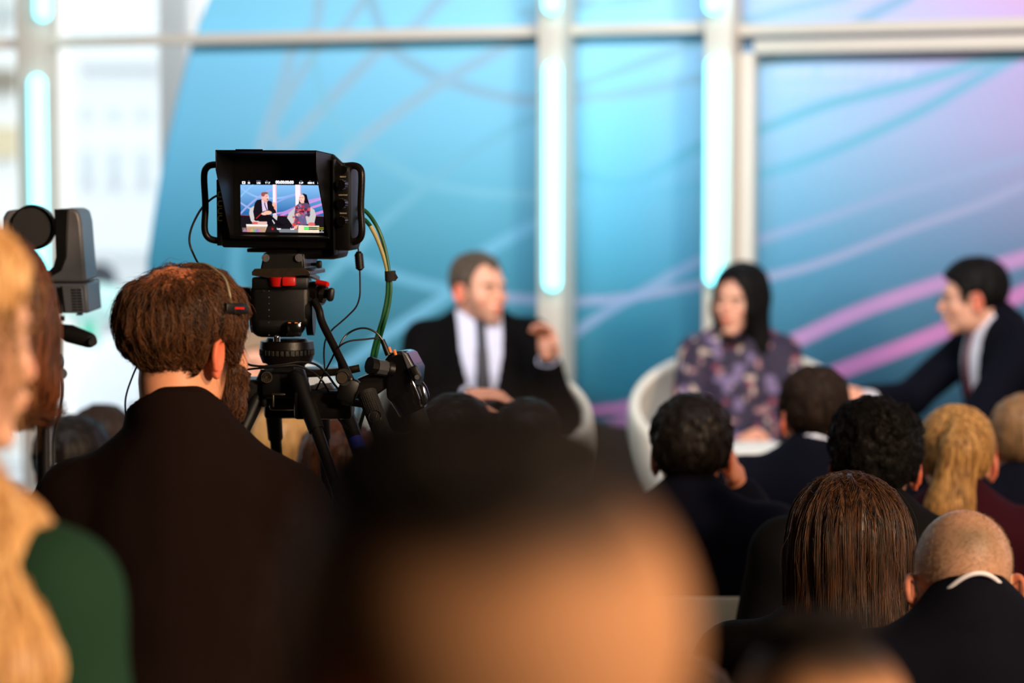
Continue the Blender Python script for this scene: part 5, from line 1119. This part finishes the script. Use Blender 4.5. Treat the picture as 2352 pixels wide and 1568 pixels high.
P_(label='man with wavy dark hair in a navy jacket, resting his cheek on his hand', crown=(1588, 902, 5.42), yaw=0, hyaw=2, cres=.008, skin=SK_TAN, cloth=C_NAVY, w=1.05, hoff=(0, 0, 0), J={'Er': (.25, .22, .86), 'Wr': (.115, .075, 1.06)}, hand_r=dict(d=(-.25, .1, 1), n=(-1, .2, 0), curl=.35),
   hair=short(H_DARK, t=.015, top=.008, disp=.005, freq=(50, 50, 40), n=1500))
P_(label='man with neat dark hair, white collar and navy suit, ahead of the curly-haired man', crown=(1872, 838, 6.35), yaw=8, hyaw=-16, cres=.009, skin=SK, cloth=C_NAVY, shirt=C_SHIRT, rim=.066, w=1.05, hair=short(H_MID, t=.013, top=.008, disp=.005, n=2600))
P_(label='woman with a long blonde ponytail and burgundy jacket', crown=(2198, 928, 5.55), fem=1, yaw=0, hyaw=4, skin=SK_F, cloth=C_BURG, top='plain', w=.95, cres=.008,
   hair=short(H_BLOND, t=.010, top=.004, side=.2, disp=.002, n=3200, seg=14, step=.014, jit=.06, dlift=0, rad=.0007, dir=lambda q, g, t: np.where((q[:, 1] > -.105)[:, None] & (q[:, 2] > -.09)[:, None] & (np.hypot(q[:, 0], q[:, 2] - .08) > .03)[:, None], A3((0, -.115, .10)) - q, A3((-.1, 0, -1)) + 0 * q),
              locks=(((0, -.098, .095), (-.005, -.135, .04), .022, .040, .015), ((-.005, -.135, .04), (-.03, -.150, -.09), .040, .052, .02), ((-.03, -.150, -.09), (-.07, -.145, -.21), .046, .018, .03))))
P_(label='man with sandy hair and a dark navy jacket at the far edge of the audience', crown=(2358, 902, 6.3), yaw=0, hyaw=-8, skin=SK, cloth=C_NAVY, shirt=C_SHIRT, cres=.010, hair=short(H_SANDY, t=.016, top=.006, n=1200))
for px_, py_, Y_, hm, cl, lab, yw in ((1046, 903, 5.8, H_DARK, C_BLACK, 'person with round dark hair just below the hands of the man in the pale shirt', 0), (1212, 915, 6.75, H_DARK, C_BLACK, 'person with dark hair between the big blurred head and the middle post', 0),
        (655, 925, 6.9, H_BLOND, C_BEIGE, 'blonde person seen between the tripod legs', 10), (775, 958, 5.6, H_AUB, C_BLACK, 'person with auburn hair and pale collar behind the tripod leg', -14), (868, 990, 6.35, H_MID, C_CHAR, 'person with brown hair by the rubber grip of the tripod bar', 0),
        (232, 925, 6.6, H_MID, C_CHAR, 'person with soft brown hair, highest behind the sweater man', -20), (168, 950, 5.7, H_DARK, C_BLACK, 'person with dark hair between the black pole and the sweater man', 10)):
    P_(label=lab, crown=(px_, py_, Y_), yaw=yw, hyaw=yw * .5, skin=SK, cloth=cl, top='suit' if cl is C_BLACK else 'plain', shirt=C_SHIRT if 'collar' in lab else None, cres=.012, res=.005, hair=short(hm, n=500) if hm is not H_BLOND else longh(hm, n=800, seg=12, locks=(((0, -.05, 0), (0, -.06, -.16), .078, .085, .05),)))
# the three speakers on the stage
def dress_pat(V, J):
    n1 = noise3(V * 30); n2 = noise3(V * 26 + 9); n3 = noise3(V * 38 + 3); C = np.tile(np.array(lin((46, 39, 58))), (len(V), 1))
    for n_, c, t in ((n1, (160, 120, 124), .5), (n2, (128, 64, 82), .5), (n3, (190, 170, 158), .6), (-n1, (44, 36, 58), .35), (-n2, (120, 104, 140), .45)):
        m = sstep(t - .06, t + .06, n_)[:, None]; C = C * (1 - m) + np.array(lin(c)) * m
    return C
SB = .25
MS = P_(label='seated man in a dark suit and pale shirt talking with one hand raised', crown=(1096, 576, 8.2), base=SB, yaw=172, hyaw=-36, hpitch=0, cres=.008, res=.0045, skin=SK_STAGE, stub=stub_light, talk=1, cloth=C_BLACK, shirt=C_BLUESHIRT, vopen=.95, tie=C_TIE, cuffs='lr', w=1.02,
        J={'El': (-.27, .12, .69), 'Wl': (-.20, .26, .90), 'Er': (.27, .10, .70), 'Wr': (.075, .30, .79)}, hand_l=dict(d=(.05, .1, 1), n=(.6, .5, -.2), curl=.8), hand_r=dict(d=(-1, .25, .05), n=(0, -.3, -1), curl=.45),
        hair=short(H_GBR, t=.008, top=.003, recede=.045, n=900))
WS = P_(label='seated woman with long black hair in a dark floral dress on the stage', crown=(1703, 600, 8.45), base=SB, fem=1, yaw=188, hyaw=26, hpitch=0, cres=.007, res=.0045, skin=SK_STAGE, cloth=C_DRESS, top='dress', pattern=dress_pat, w=.86, th=.010, dJ={'S': (-.035, 0, -.015)}, pants=C_BLACK,
        skirt=lambda p, J: smin(cap(p, (.09, .02, .5), (.08, .46, .50), .12, .10), smin(cap(p, (-.09, .02, .5), (-.08, .46, .50), .12, .10), cap(p, (0, .46, .48), (0, .44, .14), .14, .17), .1), .1), skirtb=((0, .62, .1), (0, .62, .5), (.2, .4, .05), (-.2, .4, .05)),
        J={'El': (-.19, .05, .68), 'Wl': (-.08, .27, .64), 'Er': (.19, .05, .68), 'Wr': (.09, .27, .64)},
        hair=longh(H_BLACK, t=.014, n=1500, seg=16, step=.018, locks=(((.050, -.02, .01), (.072, -.015, -.17), .042, .040, .04), ((-.050, -.02, .01), (-.072, -.015, -.17), .042, .040, .04), ((0, -.07, 0), (0, -.085, -.18), .05, .05, .05))))
RS = P_(label='seated man with glasses in a navy suit and wine tie, leaning forward', crown=(2238, 588, 8.0), base=SB, yaw=258, hyaw=20, hpitch=4, lean=20, cres=.008, res=.0045, skin=SK_STAGE, cloth=C_NAVY, shirt=C_SHIRT, vopen=1.0, tie=C_WINE, cuffs='lr', w=1.12,
        J={'El': (-.24, .38, .60), 'Wl': (-.10, .62, .62), 'Er': (.22, .34, .76), 'Wr': (.08, .56, .77)}, hand_r=dict(d=(0, 1, .2), n=(-1, 0, -.3), curl=.5), hair=short(H_BLACK, t=.014, top=.006, n=900))
P_(label='person in dark clothes seated on the stage behind the man in the headset', crown=(574, 752, 8.6), base=SB, yaw=150, hyaw=0, skin=SK_STAGE, cloth=C_CHAR, top='plain', cres=.012, hair=short(H_GREY, n=300))
# seats
def under(sp, dx=0, dy=0):
    r = sp['_root']; return (r.location.x + dx, r.location.y + dy)
wearer = {}
for k in people:
    if k.get('pose', 'sit') == 'sit' and not k.get('base'):
        lab = 'cream chair under the ' + k['label'].split(',')[0]
        r = k['_root']; chair_proto(under(k, -.08 if 'wavy' in lab else (-.14 if 'ponytail' in lab else 0), -.02), r.rotation_euler.z * (.3 if 'wavy' not in lab else 0), ' '.join(lab.split()[:15]))
for k, nm in ((MS, 'white tub chair under the man talking with a raised hand'), (WS, 'white tub chair under the woman in the floral dress'), (RS, 'white tub chair under the man leaning forward'), (people[-1], 'white tub chair under the person seated behind the headset man')):
    r = k['_root']; tub_chair((r.location.x, r.location.y, SB), k['yaw'], nm)
# small table on the stage
tp = at(1745, 1085, 7.75); tt = empty('side_table', (tp.x, 7.75, SB), 0, 'white side table with papers in front of the woman in floral dress', 'table')
MB().box((0, 0, .62), (.42, .36, .03), None, .006).build('table_top', M['white_chair'], tt); MB().box((0, 0, .302), (.36, .30, .604), None, .006).build('pedestal', M['white_chair'], tt)
pa = MB().box((tp.x - .02, 7.72, SB + .6415), (.21, .29, .012), rot(0, 0, 12)).build('paper_stack', mat('paper', (244, 240, 228), .8)); tag(pa, 'small stack of white papers lying on the side table', 'paper')
# headset
def hw3(sp, v):
    r = sp['_root']; p = sp['_seg'](A3(v)); r_ = Matrix.Translation(r.location) @ r.rotation_euler.to_matrix().to_4x4() @ Matrix.Diagonal((*r.scale, 1)); return r_ @ Vector([float(a) for a in p])
HS = empty('headset', hw3(OP, (.09, 0, .04)), 0, 'thin headset with a silver band and black temple pad, worn by the sweater man', 'headset'); h0 = HS.location.copy()
arc = []
for a in np.linspace(math.radians(21), math.radians(159), 22):
    d0 = (math.cos(a), -.0, math.sin(a)); t = .06
    pt = A3((0, .012, .035))
    for _ in range(60):
        q = (pt + A3(d0) * t)[None].astype(np.float32)
        if hair_sdf(q, OP)[0] > .006: break
        t += .0015
    arc.append(hw3(OP, tuple(pt + A3(d0) * t)) - h0)
MB().tube(arc, .0024, n=8, res=3).build('head_band', M['worn_metal'] if 0 else mat('silver_band', (196, 178, 140), .3, metal=.7), HS)
e0 = arc[0]; hR = (OP['_root'].rotation_euler.to_matrix() @ Matrix([[float(x) for x in r] for r in OP['_HR']]))
pad = MB().box(e0 + hR @ Vector((.006, -.002, -.004)), (.014, .046, .017), hR, .003).build('temple_pad', M['black_plastic'], HS)
text_mesh('pad_lettering', 'DIESIS', Matrix.Translation(e0 + hR @ Vector((.0086, -.002, -.006))) @ hR.to_4x4() @ Matrix.Rotation(PI / 2, 4, 'Z') @ Matrix.Rotation(PI / 2, 4, 'X'), .0075, M['red'], pad, 'CENTER', .0002) if 0 else MB().box(e0 + hR @ Vector((.0132, .002, -.003)), (.0006, .020, .0035), hR).build('red_marking', M['red'], pad)
MB().tube([hw3(OP, v) - h0 for v in ((-.088, -.02, -.02), (-.090, -.035, -.05), (-.082, -.055, -.085), (-.075, -.06, -.115))], .0016, n=8).build('cable', M['black_cable'], HS)
# glasses: temple arm behind the bald man's ear, and the leaning man's pair
BM = next(k for k in people if 'bald' in k['label'])
MB_ = MB()
g1 = empty('glasses', hw3(BM, (.08, 0, .01)), 0, 'glasses of the bald man, one dark arm tip showing by his ear', 'glasses'); q0 = g1.location.copy()
for sx in (-1, 1): MB().tube([hw3(BM, v) - q0 for v in ((sx * .078, .08, .0), (sx * .083, .03, .008), (sx * .086, -.016, .006), (sx * .082, -.030, -.010), (sx * .080, -.036, -.026))], .0014, n=8).build('temple_arm', M['black_cable'], g1)
MB().ring(hw3(BM, (.034, .118, -.002)) - q0, hw3(BM, (0, 1, 0)) - hw3(BM, (0, 0, 0)), .02, .001).ring(hw3(BM, (-.034, .118, -.002)) - q0, hw3(BM, (0, 1, 0)) - hw3(BM, (0, 0, 0)), .02, .001).tube([hw3(BM, (-.014, .118, 0)) - q0, hw3(BM, (.014, .118, 0)) - q0], .001, n=6).build('rims', M['black_cable'], g1)
g2 = empty('glasses', hw3(RS, (.08, 0, .01)), 0, 'thin-rimmed glasses worn by the man leaning forward', 'glasses'); q0 = g2.location.copy()
for sx in (-1, 1): MB().tube([hw3(RS, v) - q0 for v in ((sx * .062, .112, .002), (sx * .080, .06, .006), (sx * .085, .0, .006), (sx * .082, -.022, -.01))], .001, n=8).build('temple_arm', M['grey_metal'], g2)
MB().ring(hw3(RS, (.034, .116, -.004)) - q0, hw3(RS, (0, 1, 0)) - hw3(RS, (0, 0, 0)), .021, .0009).ring(hw3(RS, (-.034, .116, -.004)) - q0, hw3(RS, (0, 1, 0)) - hw3(RS, (0, 0, 0)), .021, .0009).tube([hw3(RS, (-.013, .118, 0)) - q0, hw3(RS, (.013, .118, 0)) - q0], .0009, n=6).build('rims', M['grey_metal'], g2)
sc = bpy.context.scene
w = bpy.data.worlds.new('sky'); sc.world = w; w.use_nodes = True; bgn = w.node_tree.nodes['Background']; bgn.inputs[0].default_value = (.93, .97, 1, 1); bgn.inputs[1].default_value = 1.75
def area(name, loc, tgt, e, size, col, sy=None, spread=None):
    l = bpy.data.lights.new(name, 'AREA'); l.energy = e; l.size = size; l.color = col
    if sy: l.shape = 'RECTANGLE'; l.size_y = sy
    if spread: l.spread = math.radians(spread)
    o = bpy.data.objects.new(name, l); COL.objects.link(o); o.location = loc; o.rotation_euler = (Vector(tgt) - Vector(loc)).to_track_quat('-Z', 'Y').to_euler(); return o
area('stage_wash_light', (-.3, 4.3, 4.0), (.0, 9.6, 2.1), 190, 7, (.97, .97, 1), .5, 115)
area('audience_light', (3.6, .2, 3.9), (.3, 4.2, 1.2), 110, .8, (1, .66, .40), .8, 110)
area('rear_light', (4.2, -2.2, 3.0), (.2, 2.0, 1.5), 118, .8, (1, .76, .54), .8, 100)
area('hall_fill_light', (0, 3.0, 4.1), (0, 3.2, 0), 10, 5, (1, .85, .75), 4)
vs2 = sc.view_settings; vs2.view_transform = 'Standard'; vs2.look = 'None'; vs2.exposure = 0; vs2.gamma = 1; vs2.use_curve_mapping = False
sc.cycles.max_bounces = 4; sc.cycles.adaptive_threshold = .03; sc.cycles.transparent_max_bounces = 8; sc.cycles.use_denoising = True; sc.cycles.sample_clamp_indirect = 6
